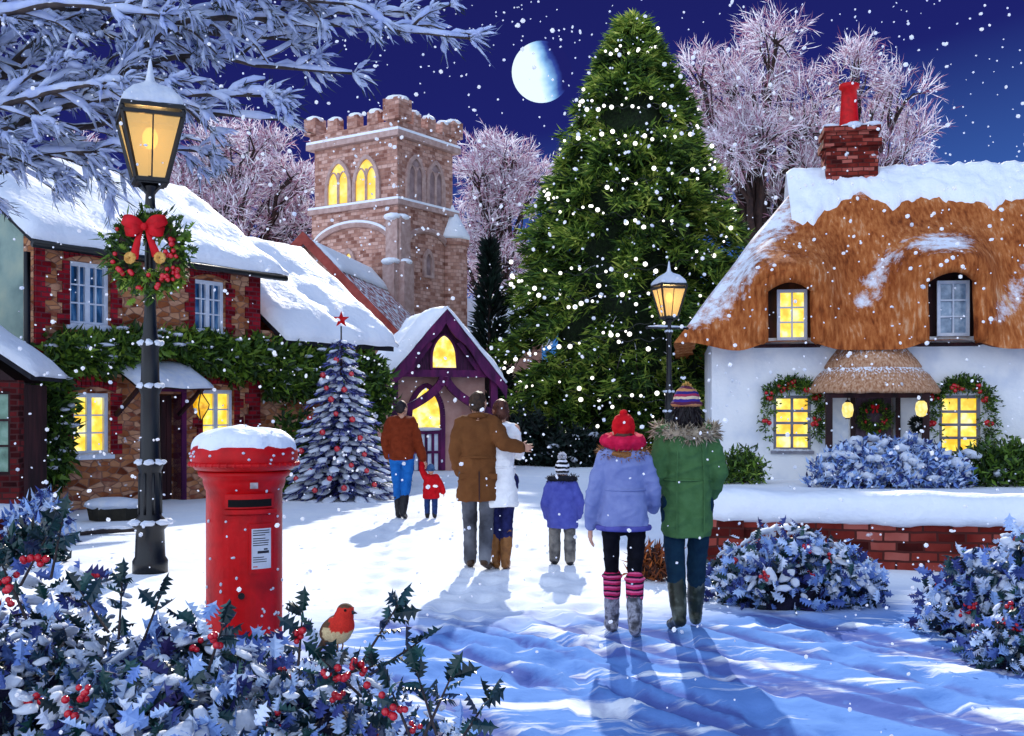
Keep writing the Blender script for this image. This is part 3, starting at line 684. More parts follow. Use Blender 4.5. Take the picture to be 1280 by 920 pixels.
mb.tube([(-4.2, -.04, 4)] + [(p[0] - .05, -.04, p[2]) for p in pts] + [(-.4, -.04, 4)], .13, 6)
mb.tube([(.04, .5, 4)] + [(.04, 1.75 + 1.3 * sin(-pi / 2 + pi * i / 14), 7.9 + .75 * cos(-pi / 2 + pi * i / 14)) for i in range(15)] + [(.04, 3.1, 4)], .12, 6)
mb.build('blind_arch', STONETRIM, tw)
mb = MB(); mb.tube([(p[0] - .05, -.09, p[2] + .1) for p in pts[2:19]], .07, 6); mb.build('arch_snow', SNOW, tw, True)
mb = MB()
for z0, z1, o in ((0, 4.6, .75), (4.6, 7.2, .55), (7.2, 8.9, .38)): mb.box(-.25, .3, -o, .25, z0, z1); mb.box(-.25, o, -.28, .28, z0, z1 - .004)
mb.build('buttress', STONETRIM, tw)
for z, o in ((4.6, .75), (7.2, .55), (8.9, .38)): mb = MB(); mb.ell((.02, -o / 2 - .1, z), (.36, o / 2 + .14, .16), 2); mb.ell((o / 2, 0, z), (o / 2 + .1, .3, .15), 2); mb.build('buttress_snow', SNOW, tw, True)
mb = MB(); mb.lathe([(.62, 0), (.62, 8.2), (.7, 8.25), (.7, 8.5)], 8, (-.1, TD - .1, 0), ang0=pi / 8); mb.build('stair_turret', SANDSTONE, tw)
mb = MB(); mb.lathe([(.72, 8.5), (.74, 8.62), (.5, 9.05), (.16, 9.7), (.03, 9.95)], 8, (-.1, TD - .1, 0), ang0=pi / 8); mb.build('turret_snow', SNOW, tw, True)

nv = thing('church_nave', 'low church nave with pink tiled roof and red verge beside the tower', 'church', (-6.35, 33.5, 0), radians(-8))
mb = MB(); mb.prism([(-3, .2, 0), (2.75, .2, 0), (2.75, .2, 3.75), (0, .2, 6.6), (-3, .2, 3.75)], (0, 7, 0)); mb.build('wall', SANDSTONE, nv)
mb = MB()
for s in (-1, 1): mb.prism([(0, 0, 6.68), (s * 3.2, 0, 3.4), (s * 3.2, 0, 3.56), (0, 0, 6.86)], (0, 7.6, 0))
rf = mb.build('roof', TILE, nv)
mb = MB()
for s in (-1, 1): mb.prism([(0, -.12, 6.62), (s * 3.3, -.12, 3.24), (s * 3.3, -.12, 3.62), (0, -.12, 7.0)], (0, .118, 0))
mb.build('verge', mat('verge_tile', ['#7a302a', '#a04a40'], scale=4, bump=.4, bscale=14, snow=1.12), nv)
snow_sheet((.1, .5, 6.80), (1.0, .5, 5.87), (1.0, 7.0, 5.87), (.1, 7.0, 6.80), .1, 8, 20, 31).build('roof_snow', SNOW, rf, True)

dh = thing('distant_house', 'small distant pink house with snowy roof behind the church porch', 'house', (-.75, 44, 0), radians(12))
MB().prism([(-2.2, 0, 0), (2.0, 0, 0), (2.0, 0, 4.3), (-2.2, 0, 4.3)], (0, 4, 0)).build('wall', PLASTER, dh)
mb = MB(); mb.prism([(-2.5, -.3, 4.15), (-2.5, 2, 6.1), (-2.5, 4.3, 4.15)], (4.8, 0, 0)); rf = mb.build('roof', TILE, dh)
snow_sheet((-2.55, -.36, 4.18), (2.35, -.36, 4.18), (2.35, 2.0, 6.16), (-2.55, 2.0, 6.16), .2, 16, 9, 41).build('roof_snow', SNOW, rf, True)
MB().box(1.1, 1.7, 1.7, 2.3, 5.4, 7.0).build('chimney', GARDENBRICK, dh)

pr = thing('church_porch', 'purple timbered church porch with lit gable window and snow on its roof', 'porch', (-1.72, 28, 0), radians(16))
PH, PW, PE = 4.1, 1.52, 2.2
mb = MB(); mb.prism([(-1.15, .35, 0), (1.15, .35, 0), (1.15, .35, 2.5), (0, .35, 3.6), (-1.15, .35, 2.5)], (0, 3.2, 0)); mb.build('wall', PLASTER, pr)
mb = MB()
for s in (-1, 1): mb.prism([(0, -.1, PH - .1), (s * PW, -.1, PE - .05), (s * PW, -.1, PE + .1), (0, -.1, PH + .08)], (0, 3.8, 0))
rf = mb.build('roof', DARKWOOD, pr)
snow_sheet((-PW - .05, -.2, PE + .08), (-.0, -.2, PH + .07), (-.0, 3.7, PH + .07), (-PW - .05, 3.7, PE + .08), .3, 12, 16, 51).build('roof_snow', SNOW, rf, True)
snow_sheet((.0, -.2, PH + .07), (PW + .05, -.2, PE + .08), (PW + .05, 3.7, PE + .08), (.0, 3.7, PH + .07), .16, 12, 16, 52).build('roof_snow', SNOW, rf, True)
mb = MB()
for s in (-1, 1):    # barge boards with a wavy lower edge
    top = [(s * PW * 1.06 * t, -.2, PH + .05 - (PH - PE + .06) * t) for t in [i / 12 for i in range(13)]]
    low = [(p[0] - s * .02, -.2, p[2] - .34 - .07 * sin(i / 12 * pi * 4)) for i, p in enumerate(top)]
    mb.prism(top + low[::-1], (0, .1, 0))
mb.build('bargeboard', PURPLE, pr)
mb = MB()
for s in (-1, 1):
    mb.box(s * 1.3 - .09, s * 1.3 + .09, -.07, .12, 0, 2.35)
    arc = [(s * (1.24 - 1.2 * sin(t * pi / 2)), .02, 1.5 + .48 * (1 - cos(t * pi / 2)) + .44 * sin(t * pi / 2)) for t in [i / 8 for i in range(9)]]
    for i in range(8): mb.bar(arc[i], arc[i + 1], .15, .2)
mb.bar((-1.35, .03, 2.5), (1.35, .03, 2.5), .14, .18)
mb.bar((-.95, .0, 2.5), (-.36, .0, 3.3), .12, .12); mb.bar((.95, .0, 2.5), (.36, .0, 3.3), .12, .12)
mb.build('timber_frame', PURPLE, pr)
MB().prism([(-1.3, .1, 2.42), (1.3, .1, 2.42), (0, .1, 3.82)], (0, .12, 0)).build('gable_panel', mat('dark_purple_board', ['#2a0c28', '#4c1a40'], scale=6, stretch=(6, 1, 1)), pr)
gw = MB(); oc = lancet(0, 2.62, 3.5, .66); gw.tube([(p[0], .06, p[1]) for p in oc] + [(oc[0][0], .06, oc[0][1])], .04, 6); g = gw.build('gable_window', PURPLE, pr)
MB().prism([(p[0], .055, p[1]) for p in lancet(0, 2.63, 3.49, .64)], (0, .03, 0)).build('pane', LITPANE, g)
d = MB(); dx = -.42
oc = lancet(dx, .02, 2.2, .86); 
for i in range(len(oc) - 1):
    if i: d.bar((oc[i][0], .31, oc[i][1]), (oc[i + 1][0], .31, oc[i + 1][1]), .13, .13)
d.bar((oc[-1][0], .31, oc[-1][1]), (oc[0][0], .31, oc[0][1]), .13, .13)
dd = d.build('door', PURPLE, pr); dd['label'] = 'arched purple door with lit upper glass'
MB().prism([(p[0], .315, p[1]) for p in lancet(dx, 1.1, 2.16, .74)], (0, .03, 0)).build('pane', LITPANE, dd)
MB().box(dx - .4, dx + .4, .325, .35, .02, 1.08).build('panel', WHITEWOOD, dd)
mb = MB()
for i in range(5): mb.box(dx - .38 + i * .175, dx - .31 + i * .175, .29, .322, .02, 1.04)
mb.box(dx - .42, dx + .42, .27, .288, .95, 1.04); mb.box(dx - .42, dx + .42, .27, .288, .45, .52); mb.build('pales', PURPLE, dd)
mb = MB(); mb.ell((dx, .26, 1.08), (.42, .06, .05), 2); mb.build('snow', SNOWB, dd, True)
# ------------------------------------------------------------------ thatched cottage on the right (front wall at 25 m)
ct = thing('thatched_cottage', 'white cottage with orange thatched roof, red chimney and lit windows', 'cottage', (4.55, 25, 0), radians(-8.6))
CW, CD, EZ, RZ_ = 10.5, 7.0, 3.08, 7.6
CM = ct.matrix_basis.copy(); CA = radians(-8.6)
GW = [(1.37, 2.2, .66, 1.9), (4.95, 5.82, .6, 1.9)]
CDOOR = (3.15, 4.02, 0, 1.95)
UW = [(1.42, 2.08, 3.14, 4.28, True), (4.86, 5.54, 3.2, 4.42, False)]
wall_mb(0, CW, 0, 3.2, .35, GW + [CDOOR]).build('front_wall', RENDER, ct)
mb = MB(); mb.box(.0, .35, .35, CD, 0, 3.2); mb.box(CW - .35, CW, .35, CD, 0, 3.2); mb.box(.35, CW - .35, CD - .35, CD, 0, 3.2); mb.build('side_wall', RENDER, ct)
for g in GW: window(ct, *g, .05, 2, 4, GREYWOOD, LITPANE, fw=.07, bar=.06, mull=.08, sill=GREYWOOD)
DORM = [(1.66, .60, 4.50), (5.06, .60, 4.66)]
def surf(x, v):
    z = EZ + v * (RZ_ - EZ); y = -.6 + 3.8 * v - .28 * sin(pi * v)
    dip = 1 - max(exp(-((x - cx) / .8) ** 4) for cx, hw, zt in DORM)
    for cx, hw, zt in DORM:
        bx = exp(-(abs(x - cx) / 1.08) ** 4); bz = 1 - sstep(zt - .1, zt + 1.5, z)
        y += (-.62 + .12 * max(0, z - 3.2) - y) * bx * bz
        hx = exp(-(abs(x - cx) / .95) ** 4) * exp(-((z - zt - .16) / .36) ** 2); y -= .55 * hx + .22 * exp(-((abs(x - cx) - .82) / .2) ** 2) * (1 - sstep(zt - .3, zt + .2, z)) * sstep(3.1, 3.5, z)
        # the valleys either side hang low
    y += .16 * exp(-((x - 3.4) / .55) ** 2) * sstep(3.3, 4.0, z) * (1 - sstep(5.2, 6.4, z)); y += .07 * noise.noise(V((x * .8, z * .8, 1))) + .025 * noise.noise(V((x * 2.6, z * 1.3, 5)))
    z -= .2 * dip * (1 - v) ** 5 * sstep(-.6, .6, x) ; y -= .1 * dip * (1 - v) ** 4
    return y, z
def roof_mesh():
    nv = 76; vs = []; fs = []; ref = []
    xr = CW + .5
    xs = [-.85 + (xr + .85) * i / 200 for i in range(201)]
    for cx, hw, zt in DORM:      # grid columns fall exactly on the sides of each opening
        for e in (cx - hw, cx + hw):
            k = min(range(201), key=lambda q: abs(xs[q] - e)); xs[k] = e
    def front(x, v):
        xl = -.85 + 3.35 * v; x = max(x, xl); yf = -.6 + 3.8 * v; y, z = surf(x, v); k = sstep(0, .5, x - xl)
        return (x, yf + (y - yf) * k, z)
    vr = [j / nv for j in range(nv + 1)]
    nb, nh = 24, 20; m = nb + nh + len(xs)
    for v in vr:
        xl = -.85 + 3.35 * v; z = EZ + v * (RZ_ - EZ); yb = CD + .6 - 3.8 * v; yf = -.6 + 3.8 * v
        for i in range(nb): vs.append((xr + (xl - xr) * i / nb, yb, z))
        for i in range(nh):
            t = i / nh; bl = (.12 * sin(pi * v) + .05 * noise.noise(V((t * 4, v * 4, 9)))) * (1 - abs(2 * t - 1) ** 4); vs.append((xl - bl, yb + (yf - yb) * t, z))
        for x in xs: vs.append(front(x, v))
    def top(x, d): return d[2] - .24 * ((x - d[0]) / d[1]) ** 2
    cut = {}
    for di, d in enumerate(DORM):
        ks = [k for k in range(len(xs)) if d[0] - d[1] - 1e-6 <= xs[k] <= d[0] + d[1] + 1e-6]
        for k in ks:
            zt = top(xs[k], d); jt = min(range(nv + 1), key=lambda j: abs(EZ + vr[j] * (RZ_ - EZ) - zt)); i0 = jt * m + nb + nh + k
            vs[i0] = (vs[i0][0], vs[i0][1], zt); cut[(di, k)] = jt
    for j in range(nv):
        for i in range(m - 1):
            if i >= nb + nh:
                k = i - nb - nh; drop = False
                for di in range(len(DORM)):
                    if (di, k) in cut and (di, k + 1) in cut and j < max(cut[(di, k)], cut[(di, k + 1)]) and j < min(cut[(di, k)], cut[(di, k + 1)]) + 0: drop = True
                if drop: continue
            a = j * m + i; fs.append((a, a + 1, a + 1 + m, a + m))
    def strip(line, f):
        o = len(vs)
        for p in line: vs.append(tuple(p)); vs.append(f(p))
        for q in range(len(line) - 1): fs.append((o + 2 * q, o + 2 * q + 1, o + 2 * q + 3, o + 2 * q + 2))
    outlines = []
    for di, d in enumerate(DORM):
        ks = sorted(k for (q, k) in cut if q == di); L = [vs[j * m + nb + nh + ks[0]] for j in range(cut[(di, ks[0])])] + [vs[cut[(di, k)] * m + nb + nh + k] for k in ks] + [vs[j * m + nb + nh + ks[-1]] for j in range(cut[(di, ks[-1])] - 1, -1, -1)]
        strip(L, lambda p: (p[0], p[1] + .5, p[2])); outlines.append(L)
    # underside of the eaves
    low = [vs[i] for i in range(m)]
    strip([low[i] for i in range(nb, m) if not any(d[0] - d[1] < low[i][0] < d[0] + d[1] and i > nb + nh for d in DORM) or True], lambda p: (p[0] + (.5 if p[0] < -.4 else 0), min(p[1] + .66, CD) if p[1] < 3 else p[1] - .4, p[2] + .0 + (.06)))
    me = bpy.data.meshes.new('thatched_roof'); me.from_pydata(vs, [], fs); me.update(); me.validate()
    vals = []
    for (x, y, z) in vs:
        v = (z - EZ) / (RZ_ - EZ); xl = -.85 + 3.35 * v; s = -.08
        s = max(s, .44 * (1 - sstep(.1, 1.6, x - xl)) * sstep(.0, .12, v))
        s = max(s, .48 * sstep(.72, .9, v))
        for cx, hw, zt in DORM: s = max(s, .42 * exp(-((x - cx) / .95) ** 2 - ((z - zt - .62) / .4) ** 2) * (1.2 if cx > 4 else .55))
        s = max(s, .36 * exp(-((x - 3.35 - (z - 4.0) * .6) / .42) ** 2) * sstep(3.5, 4.0, z) * (1 - sstep(5, 5.7, z)))
        s = max(s, .36 * exp(-((x - 6.45 - (z - 4.0) * .8) / .45) ** 2) * sstep(3.2, 3.6, z))
        vals.append(s)
    me.attributes.new('snow', 'FLOAT', 'POINT').data.foreach_set('value', vals)
    me.polygons.foreach_set('use_smooth', [True] * len(me.polygons)); me.materials.append(THATCH)
    ob = bpy.data.objects.new('thatched_roof', me); COL.objects.link(ob); ob.parent = ct
    for L in outlines:      # rounded lip of cut straw round each opening
        mb = MB(); q = [V(p) + V((0, .03, 0)) for p in L]; mb.tube(q, [.06] + [.15] * (len(q) - 2) + [.06], 12); mb.build('thatch_lip', bpy.data.materials['thatch'], ob, True)
    return ob
troof = roof_mesh()
# snow lying along the ridge with a scalloped lower edge
mb = MB(); nx, ny = 150, 22
def scal(x): return .80 + .05 * noise.noise(V((x * 3.1, 8, 0))) + .025 * noise.noise(V((x * 8, 1, 0))) - .055 * abs(sin(x * 1.55 + .9)) - .05 * noise.noise(V((x * 1.1, 3, 0))) - .10 * exp(-((x - 2.3) / .6) ** 2) + .05 * exp(-((x - 3.6) / .8) ** 2)
for j in range(ny + 1):
    for i in range(nx + 1):
        x = 1.95 + (CW + .55 - 1.95) * i / nx; t = j / ny
        v0 = scal(x)
        if t < .75:
            v = v0 + (1 - v0) * t / .75; v = min(v, 1); y, z = surf(max(x, -.85 + 3.35 * v + .02), v)
        else:
            q = (t - .75) / .25; y = 3.2 + .9 * q; z = RZ_ - 1.0 * q; v = 1
        e = min(1, t * 5) ** .5 * min(1, (1 - t) * 6) ** .5 * min(1, i / 4 + .05) ** .5
        th = (.13 + .08 * noise.noise(V((x * 2.3, t * 5, 2))) + .06 * noise.noise(V((x * 6, t * 11, 4)))) * e
        mb.v.append((x, y - th * .65, z + th * .8))
for j in range(ny):
    for i in range(nx):
        a = j * (nx + 1) + i; mb.f.append((a, a + 1, a + nx + 2, a + nx + 1))
mb.build('ridge_snow', SNOW, troof, True)
for (cx, hw, zt), u in zip(DORM, UW):   # dark recess behind each opening, window inside
    mb = MB(); mb.box(cx - hw - .12, cx + hw + .12, .14, .2, 2.95, zt + .15); mb.box(cx - hw - .12, cx - hw - .03, -.3, .14, 3.0, zt + .1); mb.box(cx + hw + .03, cx + hw + .12, -.3, .14, 3.0, zt + .1); mb.box(cx - hw - .12, cx + hw + .12, -.12, .14, 2.98, 3.06)
    dm = mb.build('dormer', DARKWOOD, ct)
    window(ct, u[0] + .02, u[1] + .02, u[2], u[3], -.12, 2, 3, WHITEWOOD, LITPANE if u[4] else PALEPANE, fw=.07, bar=.035, mull=.06, depth=.08, label='lit upper window under the thatch' if u[4] else 'unlit pale upper window under the thatch')
# chimney
ch = MB(); cxx = 3.5
ch.box(cxx - .62, cxx + .62, 2.7, 3.7, 7.0, 8.45); ch.box(cxx - .7, cxx + .7, 2.62, 3.78, 8.1, 8.28); ch.box(cxx - .68, cxx + .68, 2.64, 3.76, 8.452, 8.6)
chim = ch.build('chimney', GARDENBRICK, ct)
MB().lathe([(.27, 8.6), (.24, 8.75), (.2, 9.3), (.19, 9.62), (.25, 9.66), (.25, 9.76), (.2, 9.78)], 16, (cxx, 3.2, 0)).build('chimney_pot', REDPAINT, chim, True)
mb = MB()
for i in range(16): mb.ell((cxx + R.uniform(-.55, .55), 3.2 + R.uniform(-.5, .4), 8.62), (.22, .2, .1), 2, nz=.3, nf=3, seed=i)
mb.build('snow', SNOWB, chim, True)
# porch: two tiers of thatch like half a bell, dark posts, door with a wreath
pc = 3.52
mb = MB(); 
def bell(prof, rx, ry):
    rings = []
    for k, z in prof: rings.append((pc, 0.05, z, rx * k, ry * k))
    mb.loft(rings, 40)
bell([(.94, 1.98), (1.0, 1.94), (1.02, 2.0), (.97, 2.12), (.84, 2.36), (.70, 2.54), (.58, 2.62)], 1.42, 1.28)
bell([(.84, 2.52), (.92, 2.47), (.94, 2.54), (.86, 2.68), (.66, 2.95), (.46, 3.1), (.2, 3.16)], 1.12, 1.0)
for i, p in enumerate(mb.v): mb.v[i] = (p[0] + .03 * noise.noise(V((p[0] * 4, p[1] * 4, p[2] * 3))), p[1] + .03 * noise.noise(V((p[2] * 4, p[0] * 4, 1))), p[2] + .02 * noise.noise(V((p[0] * 5, p[1] * 5, 7))))
mb.build('porch_roof', STRAW, ct, True)
for x in (pc - 1.02, pc + 1.0):
    MB().box(x - .07, x + .07, -.72, -.58, 0, 1.97).build('porch_post', DARKWOOD, ct)
MB().box(pc - 1.1, pc + 1.08, -.74, -.56, 1.84, 1.96).build('porch_beam', DARKWOOD, ct)
dr = MB().box(CDOOR[0] + .05, CDOOR[1] - .05, .2, .26, .02, 1.93).build('door', mat('mauve_door', ['#4a3844', '#6a5664'], scale=5, stretch=(4, 4, 1)), ct)
MB().box(CDOOR[0] + .3, CDOOR[1] - .22, .185, .199, .25, .85).build('panel', WHITEWOOD, dr); MB().ell((CDOOR[1] - .15, .17, .95), .035, 2).build('handle', IRON, dr, True)
MB().box(CDOOR[0] - .75, CDOOR[0] - .15, -.045, .02, .1, 1.85).build('side_panel', WHITEWOOD, ct)['label'] = 'white board beside the cottage door'
mb = MB(); mb.box(CDOOR[0] - .1, CDOOR[0] + .0, -.04, .25, 0, 1.95); mb.box(CDOOR[1], CDOOR[1] + .1, -.04, .25, 0, 1.95); mb.build('door_frame', DARKWOOD, ct)

# ------------------------------------------------------------------ leaf and fir pieces
def needles(mb, p, d, L, R, n=14, w_=.02, spread=.9):
    """a sprig: blades set round a stalk"""
    d = V(d).normalized()
    for i in range(n):
        t = R.uniform(.0, .9); q = V(p) + d * L * t; s = perp(d, R); dd = (d * .8 + s * spread * R.uniform(.5, 1)).normalized()
        mb.blade(q, dd, perp(dd, R), L * R.uniform(.35, .6), w_ * R.uniform(.7, 1.3))
def bow(mb, c, s, n=(0, -1, 0)):
    """ribbon bow: two loops, knot, two tails, made of thick strips; faces -y"""
    c = V(c)
    for sg in (-1, 1):
        for ang, ln in ((.35, 1.0), (-.25, .85)):
            for fo in (0, 1):
                pts = []
                for i in range(9):
                    t = i / 8; r_ = sin(pi * t) * .22 * s; al = ln * s * (t if fo == 0 else t)
                    pts.append(c + V((sg * al * cos(ang), -.04 * s - (r_ * .9 if fo == 0 else -r_ * .2), al * sin(ang) + (0))))
                vs = []
                for i, q in enumerate(pts):
                    hw = s * (.08 + .22 * sin(pi * min(1, (i / 8) * .85)) )
                    u = V((-sg * sin(ang), 0, cos(ang))); vs += [q + u * hw, q - u * hw]
                mb.add(vs, [(2 * i, 2 * i + 1, 2 * i + 3, 2 * i + 2) for i in range(8)])
        vs = []
        for i in range(7):
            t = i / 6; q = c + V((sg * (.1 + .42 * t) * s, -.07 * s - .08 * s * sin(t * 5), -t * 1.35 * s)); hw = s * (.08 + .13 * t)
            vs += [q + V((hw, 0, sg * .05 * s * t)), q - V((hw, 0, sg * -.05 * s * t))]
        mb.add(vs, [(2 * i, 2 * i + 1, 2 * i + 3, 2 * i + 2) for i in range(6)])
    mb.ell(c + V((0, -.12 * s, 0)), (.17 * s, .14 * s, .17 * s), 2)
HOLLY_OUT = []
for i in range(5):
    t = i / 5; HOLLY_OUT.append((t, .13 + .13 * sin(pi * min(1, t + .12)))); HOLLY_OUT.append((t + .1, .2 + .22 * sin(pi * (t + .1))))
def holly(mb, p, d, side, L):
    """spiny leaf: fold down the midrib, points along both edges"""
    p, d, side = V(p), V(d).normalized(), V(side); n = d.cross(side).normalized()
    vs = [p]
    for i, (t, w_) in enumerate(HOLLY_OUT[1:-1]):
        ww = w_ if i % 2 == 0 else w_ * .55
        vs.append(p + d * L * t + side * L * ww * .8 + n * L * (.12 if i % 2 == 0 else -.02))
    a = len(vs)
    for i, (t, w_) in enumerate(HOLLY_OUT[1:-1]):
        ww = w_ if i % 2 == 0 else w_ * .55
        vs.append(p + d * L * t - side * L * ww * .8 + n * L * (.12 if i % 2 == 0 else -.02))
    b = len(vs); vs += [p + d * L * 1.02, p + d * L * .35 - n * L * .04, p + d * L * .7 - n * L * .04]
    k = a - 1; fs = []
    for s0 in (1, a):
        idx = [s0 + i for i in range(k)]
        seq = [0] + idx + [b]
        for i in range(len(seq) - 1):
            t = i / (len(seq) - 1); m = b + 1 if t < .5 else b + 2
            fs.append((seq[i], seq[i + 1], m) if s0 == 1 else (seq[i + 1], seq[i], m))
        mid = seq[(len(seq) + 1) // 2]; fs.append((mid, b + 2, b + 1) if s0 == 1 else (b + 1, b + 2, mid))
    return mb.add(vs, fs)

def wreath(name, label, cat, loc, r, rz, R, nb=24, group=None, bow_s=.3, gold=True, bigbow=True, leafy=True):
    t = thing(name, label, cat, loc, rz, group)
    mb = MB(); md = MB()
    for i in range(int(1100 * r / .42)):
        a = R.uniform(0, 2 * pi); rr = r * R.gauss(.68, .16); q = V((rr * cos(a), R.uniform(-.12, .06) * r * 1.6, rr * sin(a)))
        d = V((cos(a + R.uniform(-1.2, 1.2)), R.uniform(-1, .1), sin(a + R.uniform(-1.2, 1.2)))).normalized()
        if R.random() < .5: holly(mb, q, d, perp(d, R), r * R.uniform(.2, .32))
        else: mb.blade(q, d, perp(d, R), r * R.uniform(.2, .42), r * .06)
    mb.build('greenery', IVY, t)
    MB().tube([(r * .7 * cos(2 * pi * i / 24), 0, r * .7 * sin(2 * pi * i / 24)) for i in range(25)], r * .17, 8).build('ring', DARKWOOD, t, True)
    i = 0
    while i < nb:
        a = i * 2.4 + R.uniform(-.3, .3); rr = r * R.uniform(.5, .92)
        for k in range(R.choice((1, 2, 3, 4))):
            if i >= nb: break
            b = MB().ell((rr * cos(a) + R.uniform(-.09, .09) * r, -.2 * r - R.uniform(0, .1) * r, rr * sin(a) + R.uniform(-.09, .09) * r), r * R.uniform(.055, .075), 2); b.build('berry', BERRY, t, True); i += 1
    if bigbow:
        mb = MB(); bow(mb, (0, -.34 * r, r * .62), bow_s)
        o = mb.build('bow', RIBBON, t, True); sm = o.modifiers.new('s', 'SOLIDIFY'); sm.thickness = .008
    if gold:
        for sx_ in (-.36, .36):
            mb = MB()
            for k in range(9):
                a = k * 2 * pi / 9; q = V((sx_ * r, -.3 * r, -.12 * r)); d = V((cos(a), -.5, sin(a))).normalized(); mb.ell(q + d * r * .09, (r * .08, r * .05, r * .08), 1)
            mb.build('gold_rosette', mat('gold_petal', ['#a8702c', '#e0b060'], scale=20), t, True)
    return t

def garland(loc, w_, h, R, label):
    """a swag of fir round the head and sides of a window"""
    t = thing('window_garland', label, 'garland', loc, CA, 'garlands round the cottage windows')
    path = [V((-w_ / 2, 0, -h * .95)), V((-w_ / 2 - .03, 0, -h * .5)), V((-w_ / 2 - .02, 0, -.05)), V((-w_ / 4, 0, .14)), V((0, 0, .2)), V((w_ / 4, 0, .14)), V((w_ / 2 + .02, 0, -.05)), V((w_ / 2 + .03, 0, -h * .5)), V((w_ / 2, 0, -h * .85))]
    mb = MB(); den = [.3, .7, 1, 1.3, 1.4, 1.3, 1, .7, .3]
    for i in range(800):
        s = R.random() * 7.999; k = int(s); f = s - k
        if R.random() > den[k] / 1.4: continue
        p = path[k].lerp(path[k + 1], f) + V((R.gauss(0, .05), R.uniform(-.12, -.02), R.gauss(0, .05)))
        d = V((R.gauss(0, .5) + (p.x * .5), -.45, R.gauss(0, .5) + .5 * (p.z > 0))).normalized(); needles(mb, p, d, .2, R, 5, .035)
    mb.build('greenery', IVY, t)
    for k in (1, 2, 3, 4, 5, 6, 7):
        p = path[k] + V((R.uniform(-.05, .05), -.15, R.uniform(-.03, .03))); b = MB()
        for q in range(5): b.ell(p + V((R.uniform(-.08, .08), R.uniform(-.03, .02), R.uniform(-.08, .08))), R.uniform(.04, .06), 2)
        b.build('berry_cluster', BERRY, t, True)
garland(CM @ V((1.785, -.03, 1.92)), 1.0, 1.2, random.Random(21), 'fir garland with red berries round the lit window left of the cottage door')
garland(CM @ V((5.385, -.03, 1.92)), 1.06, 1.25, random.Random(22), 'fir garland with red berries round the lit window right of the cottage door')
wreath('door_wreath', 'small green wreath with red berries on the thatched cottage door', 'wreath', CM @ V((3.58, .1, 1.42)), .36, CA, random.Random(5), 14, bow_s=.1, gold=False)
WARMG = window_light('lamp_glow', ['#ffd860', '#fff3b0'], 1.0, 9)
def wall_lantern(loc, label):
    t = thing('hanging_lantern', label, 'lantern', loc, 0, 'lanterns under the thatched porch')
    mb = MB(); mb.lathe([(.03, -.17), (.1, -.13), (.13, 0), (.11, .13), (.04, .19)], 12); mb.build('globe', WARMG, t, True)
    mb = MB(); mb.tube([(0, 0, .18), (0, 0, .36)], .012, 6); mb.lathe([(.06, .17), (.05, .21), (.015, .23)], 10); mb.lathe([(.05, -.19), (.05, -.165)], 10); mb.build('hanger', IRON, t)
wall_lantern(CM @ V((pc - .62, -.62, 1.57)), 'glowing yellow lantern hanging at the left of the thatched porch')
wall_lantern(CM @ V((pc + .86, -.9, 1.60)), 'glowing yellow lantern hanging at the right of the thatched porch')
hb = thing('hanging_ball', 'dark evergreen ball hanging beside the cottage door', 'hanging plant', CM @ V((pc + .88, -.5, 1.26))); mb = MB(); r_ = random.Random(9)
for i in range(160): d = rnd_dir(r_); mb.blade(d * .08, d, perp(d, r_), .16, .05)
mb.build('foliage', DARKFIR, hb); MB().tube([(0, 0, .05), (0, 0, .72)], .01, 5).build('cord', IRON, hb)

# ------------------------------------------------------------------ garden wall, snow capped
gw_ = thing('garden_wall', 'low red brick garden wall with a thick cap of snow', 'wall', (2.0, 11.5, 0), radians(-13))
GL = 5.6
MB().box(0, GL, 0, .34, -.05, .52).build('brickwork', GARDENBRICK, gw_)
mb = MB(); mb.box(-.04, .42, -.05, .39, -.05, .54); mb.build('end_pier', GARDENBRICK, gw_)
mb = MB(); nx, n = 110, 18
for i in range(nx + 1):
    x = -.1 + (GL + .2) * i / nx; e = min(1, i / 3, (nx - i) / 3) ** .5 + .02
    for j in range(n):
        a = 2 * pi * j / n; hh = .21 + .035 * noise.noise(V((x * 1.6, 0, 0))); ww = .27 + .03 * noise.noise(V((x * 2.2, 5, a)))
        sag = .05 * max(0, noise.noise(V((x * 2.8, 9, 0)))) + .03 * max(0, noise.noise(V((x * 7, 2, 0))))
        ca, sa = cos(a), sin(a); y = .17 + ww * e * math.copysign(abs(ca) ** .7, ca)
        z = .55 + hh * e * (abs(sa) ** .7 if sa > 0 else -(abs(sa) ** .8) * .55) - (sag if sa < .3 and ca < 0 else 0) + .012 * noise.noise(V((x * 5, y * 9, sa * 3)))
        mb.v.append((x, y, z))
for i in range(nx):
    for j in range(n):
        a, b = i * n + j, i * n + (j + 1) % n; mb.f.append((a, a + n, b + n, b))
mb.f.append(tuple(range(n))); mb.f.append(tuple(range(nx * n + n - 1, nx * n - 1, -1)))
mb.build('snow_cap', SNOW, gw_, True)

